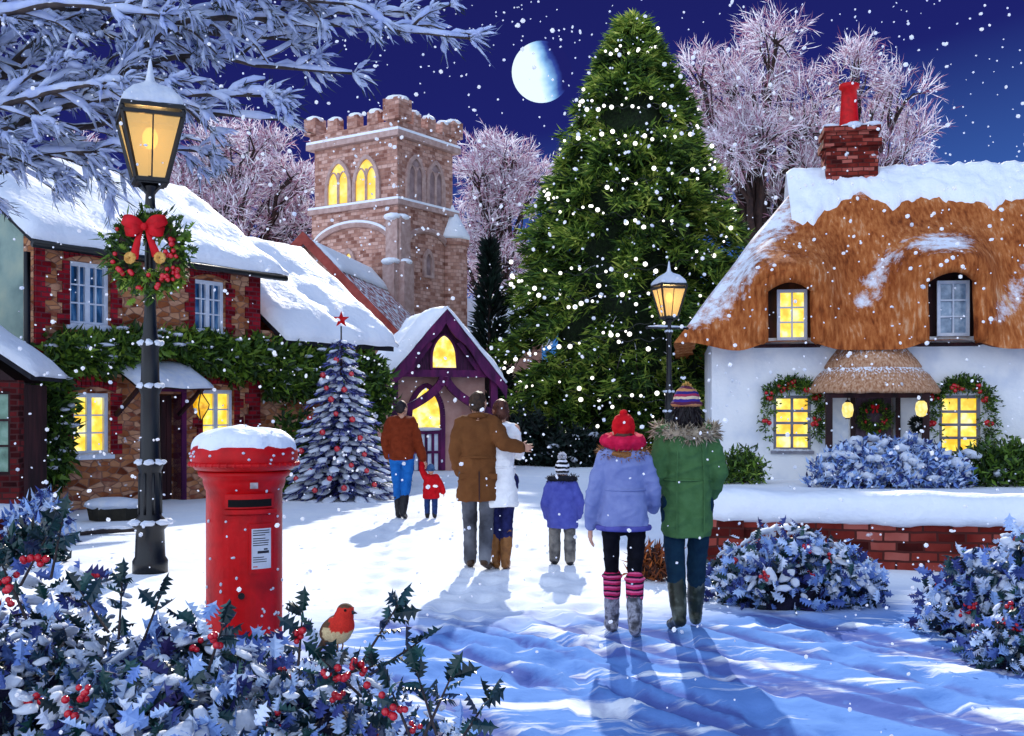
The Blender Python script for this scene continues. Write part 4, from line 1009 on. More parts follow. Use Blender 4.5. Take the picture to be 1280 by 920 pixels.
# ------------------------------------------------------------------ leafless frosted trees behind
def bare_tree(label, loc, trunk_h, lumps, seed, tw_=.04, n_sub=8, n_twig=34, tl=.9, tr=.3):
    """lumps: (dx, dy, z, r) balls of fine frosted twigs carried on curved limbs"""
    R = random.Random(seed); t = thing('frosted_tree', label, 'tree', loc, 0, 'leafless frosted trees behind the village')
    tk = MB(); tk.tube([(R.uniform(-.1, .1) * i, 0, trunk_h * i / 5) for i in range(6)], [tr * (1 - .09 * i) for i in range(6)], 9)
    cr = MB()
    def limb(a, b, r0, r1, k=7, wob=.25):
        pts = []; L = (b - a).length; off = V((R.uniform(0, 99),) * 3)
        for i in range(k + 1):
            s = i / k; p = a.lerp(b, s); p.z += L * .14 * sin(pi * s) ; p += V((noise.noise(off + V((s * 3, 0, 0))), noise.noise(off + V((0, s * 3, 0))), noise.noise(off + V((0, 0, s * 3))))) * wob * L * .4 * sin(pi * s)
            pts.append(p)
        tk.tube(pts, [r0 + (r1 - r0) * i / k for i in range(k + 1)], 6); return pts
    for (dx, dy, z, r) in lumps:
        c = V((dx, dy, z)); st = V((R.uniform(-.1, .1), 0, trunk_h * R.uniform(.72, 1)))
        pts = limb(st, c, tr * .55, tr * .2)
        for s in range(n_sub):
            d = rnd_dir(R, .25); e = c + d * r * R.uniform(.55, 1.0); b = pts[R.choice((3, 4, 5, 6, 7))]
            sp = limb(b, e, tr * .16, tr * .05, 5, .3)
            for q in range(n_twig):
                o = sp[R.choice((2, 3, 3, 4, 4, 5, 5))] + V((R.gauss(0, .12), R.gauss(0, .12), R.gauss(0, .12))) * r
                dd = ((o - c).normalized() * .9 + rnd_dir(R) * .9 + V((0, 0, .15))).normalized()
                L = tl * R.uniform(.5, 1.2); sd_ = perp(dd, R)
                cr.blade(o, dd, sd_, L, tw_ * R.uniform(.7, 1.5), R.uniform(-.12, .12))
                for _ in range(2):
                    m = o + dd * L * R.uniform(.2, .8); d3 = (dd + rnd_dir(R) * .9).normalized(); cr.blade(m, d3, perp(d3, R), L * .55, tw_ * .9, R.uniform(-.1, .1))
    tk.build('trunk', BARK, t, True); cr.build('crown', FROST, t)
    return t
def lumps_in(R, cx, cz, rx, rz, n, r):
    out = []
    while len(out) < n:
        a, b, c = R.uniform(-1, 1), R.uniform(-1, 1), R.uniform(-1, 1)
        if .3 < a * a + b * b + c * c < 1: out.append((cx + a * (rx - r * .6), b * rx * .6, cz + c * (rz - r * .6), r * R.uniform(.8, 1.15)))
    return out
rr = random.Random(4)
bare_tree('tall frosted bare tree between the big fir and the red chimney', (12.4, 55, 0), 9.5, lumps_in(rr, .2, 15.0, 5.0, 6.4, 22, 1.6), 1, tr=.42, tl=1.1)
bare_tree('tall frosted bare tree rising behind the red chimney', (17.3, 56, 0), 8.5, lumps_in(rr, .2, 14.4, 4.3, 6.0, 20, 1.6), 2, tr=.4, tl=1.1)
bare_tree('frosted bare tree behind the snowy wing beside the church tower', (-12.6, 48, 0), 6.5, lumps_in(rr, .6, 10.6, 4.6, 4.0, 24, 1.4), 3, tr=.3, tl=.75)
bare_tree('low frosted bare tree behind the stone cottage roof', (-17.6, 47, 0), 6.0, lumps_in(rr, .2, 10.2, 3.8, 3.0, 14, 1.3), 5, tr=.28, tl=.7)
bare_tree('frosted bare tree between the church tower and the big fir', (-.9, 54, 0), 7.0, lumps_in(rr, .2, 10.6, 3.0, 4.9, 22, 1.3), 6, tr=.3, tl=.75)

# ------------------------------------------------------------------ the near snow laden tree whose boughs hang in at the top left
def snow_tree():
    R = random.Random(12); t = thing('snow_laden_tree', 'snow laden tree with long boughs spreading in at the top left', 'tree', (-8.3, 12.6, 0))
    tk = MB(); sn = MB(); tg = MB()
    tk.tube([(0, 0, 0), (.05, 0, 1.5), (.0, .1, 3), (.1, 0, 5), (.0, 0, 7.4)], [.34, .28, .25, .2, .1], 12)
    def pxp(px, py, d): return V(((px - 640) / 1372 * d + 8.3, d - 12.6, 1.62 + (510 - py) / 1372 * d))
    def toofar(p):
        x, y, z = p[0] - 8.3, p[1] + 12.6, p[2]; px = 640 + x / y * 1372; py = 510 - (z - 1.62) / y * 1372
        return (px > 300 and py > 175 - (px - 300) * .42)
    def bough(a, b, r0, r1, lvl):
        L = (b - a).length; k = max(4, int(L / .22)); pts = []; off = V((R.uniform(0, 50), R.uniform(0, 50), 0))
        for i in range(k + 1):
            s = i / k; p = a.lerp(b, s); p.z += L * .09 * sin(pi * s)
            p += V((0, noise.noise(off + V((s * 4, 3, 0))), noise.noise(off + V((s * 4, 0, 0))))) * L * .09 * sin(pi * min(1, s * 1.2)); pts.append(p)
        rad = [r0 + (r1 - r0) * i / k for i in range(k + 1)]; tk.tube(pts, rad, 6)
        # snow lies along the top in broken lengths
        i = 0
        while i < k:
            n = R.randint(2, 5); seg = pts[i:i + n + 1]
            if len(seg) > 1 and R.random() < .85:
                h = [.3] + [1] * (len(seg) - 2) + [.3]
                sn.tube([p + V((0, R.uniform(-.01, .01), rad[min(i, k)] * .7 + .012)) for p in seg], [max(.012, (rad[min(i, k)] * .9 + .02) * q * R.uniform(.7, 1.35)) for q in h], 6)
            i += n
        return pts
    def spray(p, d, s):
        """a fan of twigs plastered with snow"""
        if toofar(p): return
        for i in range(R.randint(6, 9)):
            dd = (V(d) + rnd_dir(R) * .75 + V((0, 0, -.12))).normalized(); L = s * R.uniform(.5, 1.1); m = V(p) + dd * L
            tk.tube([p, V(p).lerp(m, .5) + V((0, 0, .02)), m], [.009, .006, .003], 4)
            sn.tube([V(p).lerp(m, .15), V(p).lerp(m, .45) + V((0, 0, .028)), V(p).lerp(m, .75) + V((0, 0, .02)), m], [.007, .016 * R.uniform(.6, 1.6), .013 * R.uniform(.6, 1.6), .003], 5)
            if R.random() < .4:
                q = V(p).lerp(m, R.uniform(.2, .9)) + V((0, 0, .02)); rot = dd.to_track_quat('X', 'Z').to_matrix()
                sn.ell(q, (s * R.uniform(.14, .32), s * R.uniform(.06, .15), R.uniform(.015, .04)), 2, rot, nz=.5, nf=9, seed=R.uniform(0, 30))
            for _ in range(3): 
                d4 = (dd + rnd_dir(R) * .6).normalized(); tg.blade(V(p).lerp(m, R.uniform(.2, .9)), d4, perp(d4, R), s * .5, .012)
    ends = []
    mains = [((0, 0, 4.6), (585, 48, 12.2)), ((0, 0, 4.2), (440, 92, 12.6)), ((0, 0, 5.0), (430, 5, 12.0)), ((0, 0, 3.9), (350, 150, 12.8)), ((0, 0, 5.2), (300, -30, 11.6)),
             ((0, 0, 3.7), (330, 120, 12.0)), ((0, 0, 3.6), (260, 190, 12.7)), ((0, 0, 5.4), (200, 20, 11.3)), ((0, 0, 3.5), (150, 100, 11.6)), ((0, 0, 4.8), (360, 50, 12.9)), ((0, 0, 3.5), (120, 190, 12.4)), ((0, 0, 4.4), (520, 20, 12.8))]
    for a, b in mains:
        a = V(a); b = pxp(*b); pts = bough(a, b, .075, .014, 0); k = len(pts)
        for i in range(5, k, 1):
            s = i / k
            if R.random() < .88:
                d = (pts[min(i + 1, k - 1)] - pts[i - 1]).normalized(); sd_ = V((R.uniform(.1, .9), R.uniform(-.5, .5), R.uniform(-1, .8))).normalized()
                e = pts[i] + (d * .7 + sd_).normalized() * R.uniform(.4, 1.15) * (1.15 - .55 * s)
                if e.z < 3.0 + .0: e.z = 3.0 + R.random() * .3
                if toofar(e): continue
                sp = bough(pts[i], e, .022, .007, 1)
                for j in range(1, len(sp)):
                    if R.random() < .42: spray(sp[j], (sp[j] - sp[j - 1]).normalized(), R.uniform(.2, .38))
        spray(pts[-1], (pts[-1] - pts[-2]).normalized(), .35)
    tk.build('trunk', BARKD, t, True); tg.build('twigs', mat('evergreen_twig', ['#16241c', '#26342c', '#3a4458', '#a0aed0'], island=True), t)
    sn.build('snow', mat('bough_snow', [(.44, .53, .86), (.72, .80, .97)], rough=.7, scale=4, bump=.7, bscale=22, bdist=.02, trans=.35), t, True)
snow_tree()

# ------------------------------------------------------------------ the big fir with its strings of lights
FX, FY, FH = 3.95, 36.0, 14.5
def fprof(u):     # radius at relative height u
    pts = [(0, 3.7), (.08, 4.15), (.2, 4.15), (.35, 3.85), (.5, 3.2), (.65, 2.45), (.8, 1.65), (.9, .95), (.96, .45), (1, .05)]
    for (a, ra), (b, rb) in zip(pts, pts[1:]):
        if a <= u <= b: return ra + (rb - ra) * (u - a) / (b - a)
    return 0
def big_fir():
    R = random.Random(8); t = thing('big_fir_tree', 'huge green fir tree hung with white fairy lights', 'tree', (FX, FY, 0))
    MB().tube([(0, 0, -.1), (0, 0, 5), (0, 0, 10), (0, 0, FH - .3)], [.34, .26, .15, .03], 10).build('trunk', BARK, t, True)
    br = MB(); nd = MB(); ncl = 0
    for k in range(520):
        u = 1 - (1 - R.random() ** 1.15) ; u = min(.985, max(.01, u)); a = R.uniform(0, 2 * pi); rad = fprof(u) * (1.07 + .2 * noise.noise(V((cos(a) * 1.9, sin(a) * 1.9, u * 8))) + R.uniform(-.1, .12))
        z = u * FH; o = V((cos(a), sin(a), 0)); b = V((0, 0, z + rad * .32)); e = o * rad + V((0, 0, z - rad * .08))
        br.tube([b, b.lerp(e, .6) + V((0, 0, .06 * rad)), e], [.05 * (1 - u) + .015, .03 * (1 - u) + .01, .006], 4)
        lat = V((-o.y, o.x, 0)); L = (e - b).length
        n = int(9 + L * 9)
        for i in range(n):
            s = .30 + .72 * sqrt(R.random()); w_ = (1.05 - s) * 1.1 + .16
            p = b.lerp(e, s) + V((0, 0, .06 * rad)) * sin(pi * min(1, s)) + lat * R.uniform(-1, 1) * w_ * .75 + V((0, 0, R.uniform(-.16, .05)))
            d = (o * R.uniform(.5, 1) + lat * R.uniform(-.8, .8) + V((0, 0, R.uniform(-.55, .3)))).normalized()
            for q in range(5):
                dd = (d + rnd_dir(R) * .55).normalized(); nd.blade(p + rnd_dir(R) * .07, dd, perp(dd, R), R.uniform(.26, .55), R.uniform(.045, .085), R.uniform(-.15, .15))
    for i in range(260):      # upright leader
        z = FH - R.random() ** 1.4 * 1.6; d = (rnd_dir(R) * .7 + V((0, 0, 1))).normalized(); nd.blade((R.uniform(-.12, .12) * (FH - z), R.uniform(-.12, .12) * (FH - z), z - .2), d, perp(d, R), .45, .06)
    br.build('branches', BARK, t, True); nd.build('needles', FIRN, t)
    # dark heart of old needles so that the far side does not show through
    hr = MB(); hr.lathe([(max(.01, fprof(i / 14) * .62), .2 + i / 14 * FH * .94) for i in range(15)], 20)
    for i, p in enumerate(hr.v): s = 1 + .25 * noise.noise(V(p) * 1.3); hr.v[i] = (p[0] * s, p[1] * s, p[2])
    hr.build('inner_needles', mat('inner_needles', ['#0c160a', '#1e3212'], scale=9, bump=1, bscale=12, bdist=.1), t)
big_fir()
def light_string(i, a0, u0, a1, u1, sag, label):
    """bulbs on a wire draped over the front of the fir between two angles"""
    R = random.Random(100 + i); t = thing('fairy_light_string', label, 'string lights', (FX, FY, 0), 0, 'strings of fairy lights on the big fir')
    pts = []; m = 60
    for k in range(m + 1):
        s = k / m; a = a0 + (a1 - a0) * s; u = u0 + (u1 - u0) * s - sag * 4 * s * (1 - s) + .004 * sin(k * 1.3 + i); u = min(.97, max(.03, u)); r_ = fprof(u) * (1.08 + .05 * noise.noise(V((a * 3, u * 9, 2)))) + .1
        pts.append(V((r_ * sin(a), -r_ * cos(a), u * FH)))
    MB().tube(pts, .012, 4).build('wire', IRON, t)
    acc = .2; last = pts[0]
    for k in range(1, m + 1):
        seg = (pts[k] - last).length; q = last
        while acc < seg:
            b = MB().ell((0, 0, 0), R.choice((.035, .045, .055, .07)), 2); p = last.lerp(pts[k], acc / seg) + V((R.uniform(-.07, .07), -.05, R.gauss(0, .16)))
            b.build('bulb', BULB, t, True, loc=p); acc += R.choice((.2, .26, .32, .4, .7))
        acc -= seg; last = pts[k]
D_ = radians
STR = [(-60, .90, 50, .915, .012, 'topmost short string of fairy lights near the tip of the big fir'),
       (-75, .80, 40, .765, .03, 'second string of fairy lights below the tip of the big fir'),
       (-80, .70, 75, .755, .045, 'third string of fairy lights down the big fir'),
       (-25, .58, 82, .69, .03, 'rising string of fairy lights on the upper right side of the big fir'),
       (-82, .605, 15, .49, .02, 'falling string of fairy lights on the left middle of the big fir'),
       (-50, .40, 75, .56, .075, 'deep swag of fairy lights across the middle of the big fir'),
       (-82, .42, 15, .36, .055, 'string of fairy lights on the lower left of the big fir'),
       (-70, .205, 30, .34, .02, 'string of fairy lights low on the big fir above the white coat'),
       (-20, .25, 80, .33, .03, 'string of fairy lights on the lower right of the big fir behind the lamp'),
       (-85, .22, 40, .12, .03, 'falling string of fairy lights near the foot of the big fir'),
       (-72, .09, 50, .10, .03, 'lowest string of fairy lights near the foot of the big fir')]
for i, (a0, u0, a1, u1, sg, lb) in enumerate(STR): light_string(i, D_(a0), u0, D_(a1), u1, sg, lb)

def cypress(loc, H, r, label, seed):
    R = random.Random(seed); t = thing('dark_conifer', label, 'tree', loc); mb = MB()
    MB().tube([(0, 0, 0), (0, 0, H * .9)], [.12, .03], 7).build('trunk', BARK, t)
    for i in range(2600):
        u = R.random() ** 1.3; a = R.uniform(0, 2 * pi); q = r * (1 - u) ** .8 * R.uniform(.25, 1.05); d = V((cos(a) * .6, sin(a) * .6, R.uniform(.1, .9))).normalized()
        mb.blade((q * cos(a), q * sin(a), u * H), d, perp(d, R), .45, .1)
    mb.build('crown', DARKFIR, t)
cypress((-.72, 35.2, 0), 6.9, .75, 'narrow dark conifer between the church porch and the big fir', 2)

# ------------------------------------------------------------------ small snowy christmas tree
def snow_tree_small():
    R = random.Random(31); bx, by, H, RB = -3.05, 19.6, 2.98, .92
    t = thing('snowy_christmas_tree', 'small christmas tree heaped with snow and hung with red baubles', 'christmas tree', (bx, by, 0))
    MB().tube([(0, 0, 0), (0, 0, H)], [.07, .012], 8).build('trunk', BARK, t)
    nd = MB(); sn = MB(); bau = []
    tiers = 17
    for k in range(tiers):
        u = k / (tiers - .2); z0 = .28 + u * (H - .35); rad = RB * (1 - u) ** .85 + .07; n = max(5, int(17 * (1 - u) + 5))
        for i in range(n):
            a = 2 * pi * (i + R.uniform(-.3, .3) + .5 * (k % 2)) / n; rl = rad * R.uniform(.74, 1.16); o = V((cos(a), sin(a), 0)); lat = V((-sin(a), cos(a), 0))
            b = V((0, 0, z0 + .05)); e = o * rl + V((0, 0, z0 - rl * .28))
            nd.tube([b, e], [.014, .004], 4)
            for q in range(int(16 + 34 * rl)):
                s = R.uniform(.25, 1.02); p = b.lerp(e, s) + lat * R.uniform(-1, 1) * .1 * (1.15 - s); d = (o * .8 + lat * R.uniform(-.9, .9) + V((0, 0, R.uniform(-.8, .05)))).normalized()
                nd.blade(p, d, perp(d, R), R.uniform(.09, .19), R.uniform(.018, .034))
            rot = Matrix((( o.x, lat.x, 0), (o.y, lat.y, 0), (-.3, 0, 1))).to_3x3()
            for s in ((.55, .95) if rl > .3 else (.8,)):
                if R.random() < .85: sn.ell(b.lerp(e, s) + V((0, 0, .035)), (.06 + .085 * rl * R.uniform(.6, 1.3), .042 + .05 * rl * R.uniform(.6, 1.4), .022 + .02 * R.random()), 2, rot, nz=.5, nf=14, seed=k * 20 + i)
            if a % (2 * pi) > pi and R.random() < .28: bau.append(e + V((0, 0, -.05)) + o * .01)
    nd.build('needles', BLUEFIR, t); sn.build('snow', SNOWB, t, True)
    spots = [(-.33, 2.28), (-.05, 2.55), (.12, 2.02), (-.1, 1.85), (-.5, 1.52), (.28, 1.5), (-.22, 1.28), (.42, 1.18), (-.62, .95), (.05, 1.0), (.3, .72), (-.4, .62), (.55, .62), (-.05, .5), (-.68, .48), (.68, .38), (.2, .34), (-.3, .3), (.0, 1.6), (-.2, 2.05), (.22, 2.3), (.5, .9)]
    for i, (dx, z) in enumerate(spots):
        u = (z - .28) / (H - .35); r_ = RB * max(0, 1 - u) ** .85 + .07; dx = max(-r_ * .85, min(r_ * .85, dx)); y = -sqrt(max(.0004, r_ * r_ - dx * dx)) * 1.02
        b = thing('bauble', 'round red bauble hanging on the small snowy christmas tree', 'bauble', (bx + dx, by + y, z - .08), 0, 'red baubles on the small christmas tree')
        MB().ell((0, 0, 0), R.uniform(.044, .056), 3).build('ball', BAUBLE, b, True); MB().lathe([(.014, .044), (.014, .064)], 8).build('cap', IRON, b)
    s = thing('tree_star', 'red five pointed star on top of the small christmas tree', 'star', (bx, by, H + .0)); pts = []
    for i in range(10):
        a = pi / 2 + i * pi / 5; q = .155 if i % 2 == 0 else .062; pts.append((q * cos(a), -.012, .22 + q * sin(a)))
    m = MB(); c0, c1 = V((0, -.045, .22)), V((0, .045, .22)); vs = [V((p[0], 0, p[2])) for p in pts] + [c0, c1]
    m.add(vs, [(i, (i + 1) % 10, 10) for i in range(10)] + [((i + 1) % 10, i, 11) for i in range(10)]); m.build('star_body', REDPAINT, s)
    MB().tube([(0, 0, -.02), (0, 0, .1)], .014, 6).build('spike', IRON, s)
snow_tree_small()

# ------------------------------------------------------------------ climbers on the stone cottage, shrubs and hedges
def leaf_mass(t, name, samples, m, R, L=.16, w_=.07, per=6, d0=(0, -1, 0)):
    mb = MB()
    for p in samples:
        for q in range(per):
            d = (V(d0) * .6 + rnd_dir(R)).normalized(); mb.blade(V(p) + rnd_dir(R) * .09, d, perp(d, R), L * R.uniform(.6, 1.4), w_ * R.uniform(.6, 1.3), R.uniform(-.2, .2))
    return mb.build(name, m, t)
def climber(parent_thing, label, boxes, seed, stems):
    R = random.Random(seed); t = thing('climbing_plant', label, 'climber', parent_thing.location, A_, 'evergreen climbers on the stone cottage')
    pts = []
    for (x0, x1, z0, z1, n, th) in boxes:
        for i in range(n):
            x = R.uniform(x0, x1); zc = (z0 + z1) / 2 + .14 * noise.noise(V((x * 1.4, seed, 0))); hh = (z1 - z0) / 2 * (1 + .4 * noise.noise(V((x * 2.1, 4, seed))))
            f = R.uniform(-1, 1); pts.append((x, -th * R.random() * sqrt(max(.05, 1 - f * f)) - .05, zc + f * hh))
    leaf_mass(t, 'leaves', pts, IVY, R, .2, .075)
    mb = MB()
    for s in stems: mb.tube(s, [.035] + [.022] * (len(s) - 1), 6)
    mb.build('stem', BARK, t)
    sn = MB()
    for i in range(60):
        p = R.choice(pts); sn.ell((p[0], p[1] - .04, p[2] + .08), (R.uniform(.06, .16), .08, .035), 2, nz=.4, nf=8, seed=i)
    sn.build('snow', SNOWB, t, True)
climber(house, 'dark evergreen climber along the stone cottage wall above the lower windows', [(.1, 1.5, 2.25, 2.75, 300, .35), (1.4, 3.0, 2.48, 2.85, 220, .35), (2.8, 4.75, 2.2, 2.9, 380, .4)], 3, [[(-.05, -.08, 0), (.0, -.1, 1.2), (.1, -.1, 2.2), (1, -.1, 2.5), (2.5, -.1, 2.6), (4.5, -.1, 2.5)]])
climber(house, 'evergreen climber down the left corner of the stone cottage', [(-.1, .42, .6, 2.25, 300, .3)], 4, [[(.1, -.12, 0), (.15, -.12, 1.0), (.05, -.1, 2.2)]])
climber(wing, 'thick evergreen climber under the snowy roof of the low wing', [(.0, 1.9, 1.85, 2.85, 480, .45), (1.7, 3.3, 1.3, 2.75, 520, .55)], 6, [[(.6, -.1, 0), (.7, -.12, 1.2), (1.8, -.12, 2.1), (3.5, -.12, 2.2)]])
def shrub(name, label, cat, loc, r, m, seed, n=380, L=.16, w_=.06, snow=0, grp=None, sm=None, per=6):
    R = random.Random(seed); t = thing(name, label, cat, loc, 0, grp); pts = []
    for i in range(n):
        d = rnd_dir(R); d.z = abs(d.z); q = (.55 + .45 * R.random()) * (1 + .22 * noise.noise(d * 2.2 + V((seed, 0, 0))))
        pts.append((d.x * r[0] * q, d.y * r[1] * q, d.z * r[2] * q + .03))
    leaf_mass(t, 'leaves', pts, m, R, L, w_, per, (0, -.3, .5))
    mb = MB()
    for i in range(9): a = R.uniform(0, 6.28); mb.tube([(.04 * cos(a), .04 * sin(a), -.02), (r[0] * .5 * cos(a), r[1] * .5 * sin(a), r[2] * .7)], [.02, .006], 5)
    mb.build('stem', BARK, t)
    if snow:
        sn = MB()
        for i in range(snow):
            p = V(R.choice(pts)); k = .6 + .4 * p.z / r[2]
            if p.z < r[2] * .2: continue
            sn.ell(p * 1.04, (R.uniform(.5, 1.1) * min(.19, r[0] * .2), R.uniform(.5, 1.1) * min(.16, r[0] * .17), R.uniform(.025, .05) * (r[0] + .6)), 2, Euler((R.uniform(-.4, .4), R.uniform(-.4, .4), R.uniform(0, 3))).to_matrix(), nz=.5, nf=max(7, 5 / r[0]), seed=i)
        sn.build('snow', SNOWB, t, True)
    return t
sb = house.matrix_basis
shrub('evergreen_bush', 'dark evergreen bush against the wing behind the red post box', 'bush', sb @ V((4.9, -.9, 0)), (.95, .6, 1.5), IVY, 12, 420, .2, .08, 6)
shrub('evergreen_bush', 'small dark bush between the wing wall and the little christmas tree', 'bush', sb @ V((7.0, -.7, 0)), (.8, .55, 1.15), IVY, 13, 320, .2, .08, 5)
shrub('green_shrub', 'green shrub in the cottage garden under the right lit window', 'shrub', (10.9, 23.2, 0), (1.9, .6, .95), IVY, 14, 620, .2, .07, 6)
shrub('green_shrub', 'short green shrub at the left corner of the thatched cottage', 'shrub', (4.95, 23.6, 0), (.55, .5, .72), IVY, 15, 220, .17, .05, 2)
shrub('snowy_shrub', 'wide blue frosted shrub under heaps of snow in front of the cottage porch', 'shrub', (7.75, 22.6, 0), (1.75, .8, .92), FROSTLEAF, 16, 1100, .17, .07, 170)
shrub('churchyard_bush', 'dark churchyard bush to the right of the church porch', 'bush', (.4, 31.5, 0), (1.2, .8, 1.5), DARKFIR, 17, 420, .25, .1, 6)
shrub('churchyard_bush', 'dark churchyard bush behind the woman in the white coat', 'bush', (1.8, 30.6, 0), (1.1, .7, 1.0), DARKFIR, 18, 380, .25, .1, 10)
shrub('dead_bracken', 'tuft of brown bracken poking from snow between the couple and garden wall', 'bracken', (1.34, 10.4, 0), (.16, .16, .2), mat('bracken', ['#1c1218', '#4a2a20', '#8a4a28', '#c06a30'], island=True), 19, 90, .16, .03, 0, per=5)
# ------------------------------------------------------------------ pillar box
pb = thing('post_box', 'round red pillar post box with a thick snow cap, standing behind the holly', 'post box', (-1.475, 6.05, 0), radians(20))
MB().lathe([(.25, 0), (.25, .12), (.235, .16), (.205, .18), (.205, 1.17), (.212, 1.18), (.222, 1.215), (.222, 1.235), (.245, 1.25), (.25, 1.275), (.20, 1.28)], 56).build('body', REDPAINT, pb, True)
MB().lathe([(.20, 1.272), (.262, 1.285), (.285, 1.31), (.292, 1.35), (.288, 1.385), (.27, 1.41), (.2, 1.44), (.02, 1.47)], 56).build('cap', REDPAINT, pb, True)
mb = MB()
for i in range(44):
    a = 2 * pi * i / 44; mb.ell((.291 * cos(a), .291 * sin(a), 1.315), (.012, .012, .014), 1)
mb.tube([(.287 * cos(2 * pi * i / 40), .287 * sin(2 * pi * i / 40), 1.315) for i in range(41)], .012, 6); mb.build('beading', REDPAINT, pb, True)
mb = MB(); n = 48
for j in range(15):
    t = j / 14
    for i in range(n):
        a = 2 * pi * i / n; e = .268 + .032 * noise.noise(V((cos(a) * 2.5, sin(a) * 2.5, 1))) + .022 * noise.noise(V((cos(a) * 8, sin(a) * 8, 4)))
        r_ = e * sin(t * pi / 2) ** .8 if t > 0 else .001; z = 1.395 - .03 * max(0, noise.noise(V((cos(a) * 4, sin(a) * 4, 8)))) * (t > .8) + .12 * cos(t * pi / 2) ** .75 + .03 * noise.noise(V((cos(a) * r_ * 5, sin(a) * r_ * 5, 6))) * (1 - t) + .012 * noise.noise(V((cos(a) * r_ * 12, sin(a) * r_ * 12, 2)))
        mb.v.append((r_ * cos(a), r_ * sin(a), z))
for j in range(14):
    for i in range(n): mb.f.append((j * n + i, (j + 1) * n + i, (j + 1) * n + (i + 1) % n, j * n + (i + 1) % n))
mb.f.append(tuple(range(n))); mb.build('snow_cap', SNOW, pb, True)
def curved(a0, a1, z0, z1, r0, r1, n=10):
    """a plate bent round the pillar, facing local -y"""
    m = MB(); vs = []
    for i in range(n + 1):
        a = a0 + (a1 - a0) * i / n
        for (r_, z) in ((r0, z0), (r1, z0), (r1, z1), (r0, z1)): vs.append((r_ * sin(a), -r_ * cos(a), z))
    fs = [(0, 1, 2, 3), (4 * n + 3, 4 * n + 2, 4 * n + 1, 4 * n)]
    for i in range(n):
        for k in range(4): fs.append((i * 4 + k, i * 4 + (k + 1) % 4, i * 4 + 4 + (k + 1) % 4, i * 4 + 4 + k))
    return m.add(vs, fs)
m = curved(-.58, .66, 1.085, 1.16, .2, .222); h = m.build('slot_hood', REDPAINT, pb)
curved(-.50, .58, 1.092, 1.132, .2, .2235).build('slot', BLACK, h)
m = curved(-.62, .7, 1.055, 1.078, .2, .235); m.build('slot_lip', REDPAINT, pb)
m = curved(-.66, .74, .30, 1.045, .2, .2085); dr = m.build('door', REDPAINT, pb); MB().lathe([(.001, 0), (.018, 0), (.018, .01), (.001, .01)], 14).build('lock', IRON, dr, loc=(-.04, -.213, .62)).rotation_euler = (pi / 2, 0, 0)
m = curved(.0, .62, .735, 1.0, .2, .222); pl = m.build('notice_frame', REDPAINT, pb)
nt_ = curved(.06, .56, .76, .975, .21, .2235).build('notice', PAPER, pl)
mb = MB()
rr = random.Random(2)
for i, z in enumerate([.962, .95, .938, .92, .908, .896, .884]):
    q = curved(.09, .09 + rr.uniform(.3, .43), z, z + .005, .2236, .2243, 4); mb.add(q.v, q.f)
q = curved(.2, .5, .842, .856, .2236, .2243, 4); mb.add(q.v, q.f); q = curved(.36, .46, .86, .868, .2236, .2243, 3); mb.add(q.v, q.f)
for z in (.82, .808, .796): q = curved(.09, .09 + rr.uniform(.2, .44), z, z + .004, .2236, .2243, 4); mb.add(q.v, q.f)
mb.build('printed_lines', INK, pl)
q = curved(.09, .2, .77, .775, .2236, .2243, 3); q.build('red_line', REDPAINT, pl)
m = curved(.02, .2, 1.19, 1.222, .222, .232, 5); m.build('badge', mat('tarnished_metal', ['#8a7a78', '#c8bcb8'], scale=30, rough=.4, metal=.4), pb)
sn = MB(); rr = random.Random(6)
for i in range(46):
    a = rr.uniform(-1.5, 1.5); z = rr.uniform(.25, 1.2); sn.ell((.21 * sin(a), -.21 * cos(a), z), (.008, .006, rr.uniform(.005, .012)), 1)
for i in range(24): a = rr.uniform(-1.7, 1.7); sn.ell((.29 * sin(a), -.29 * cos(a), rr.uniform(1.31, 1.39)), (.01, .007, .008), 1)
sn.build('snow_flecks', SNOWB, pb, True)

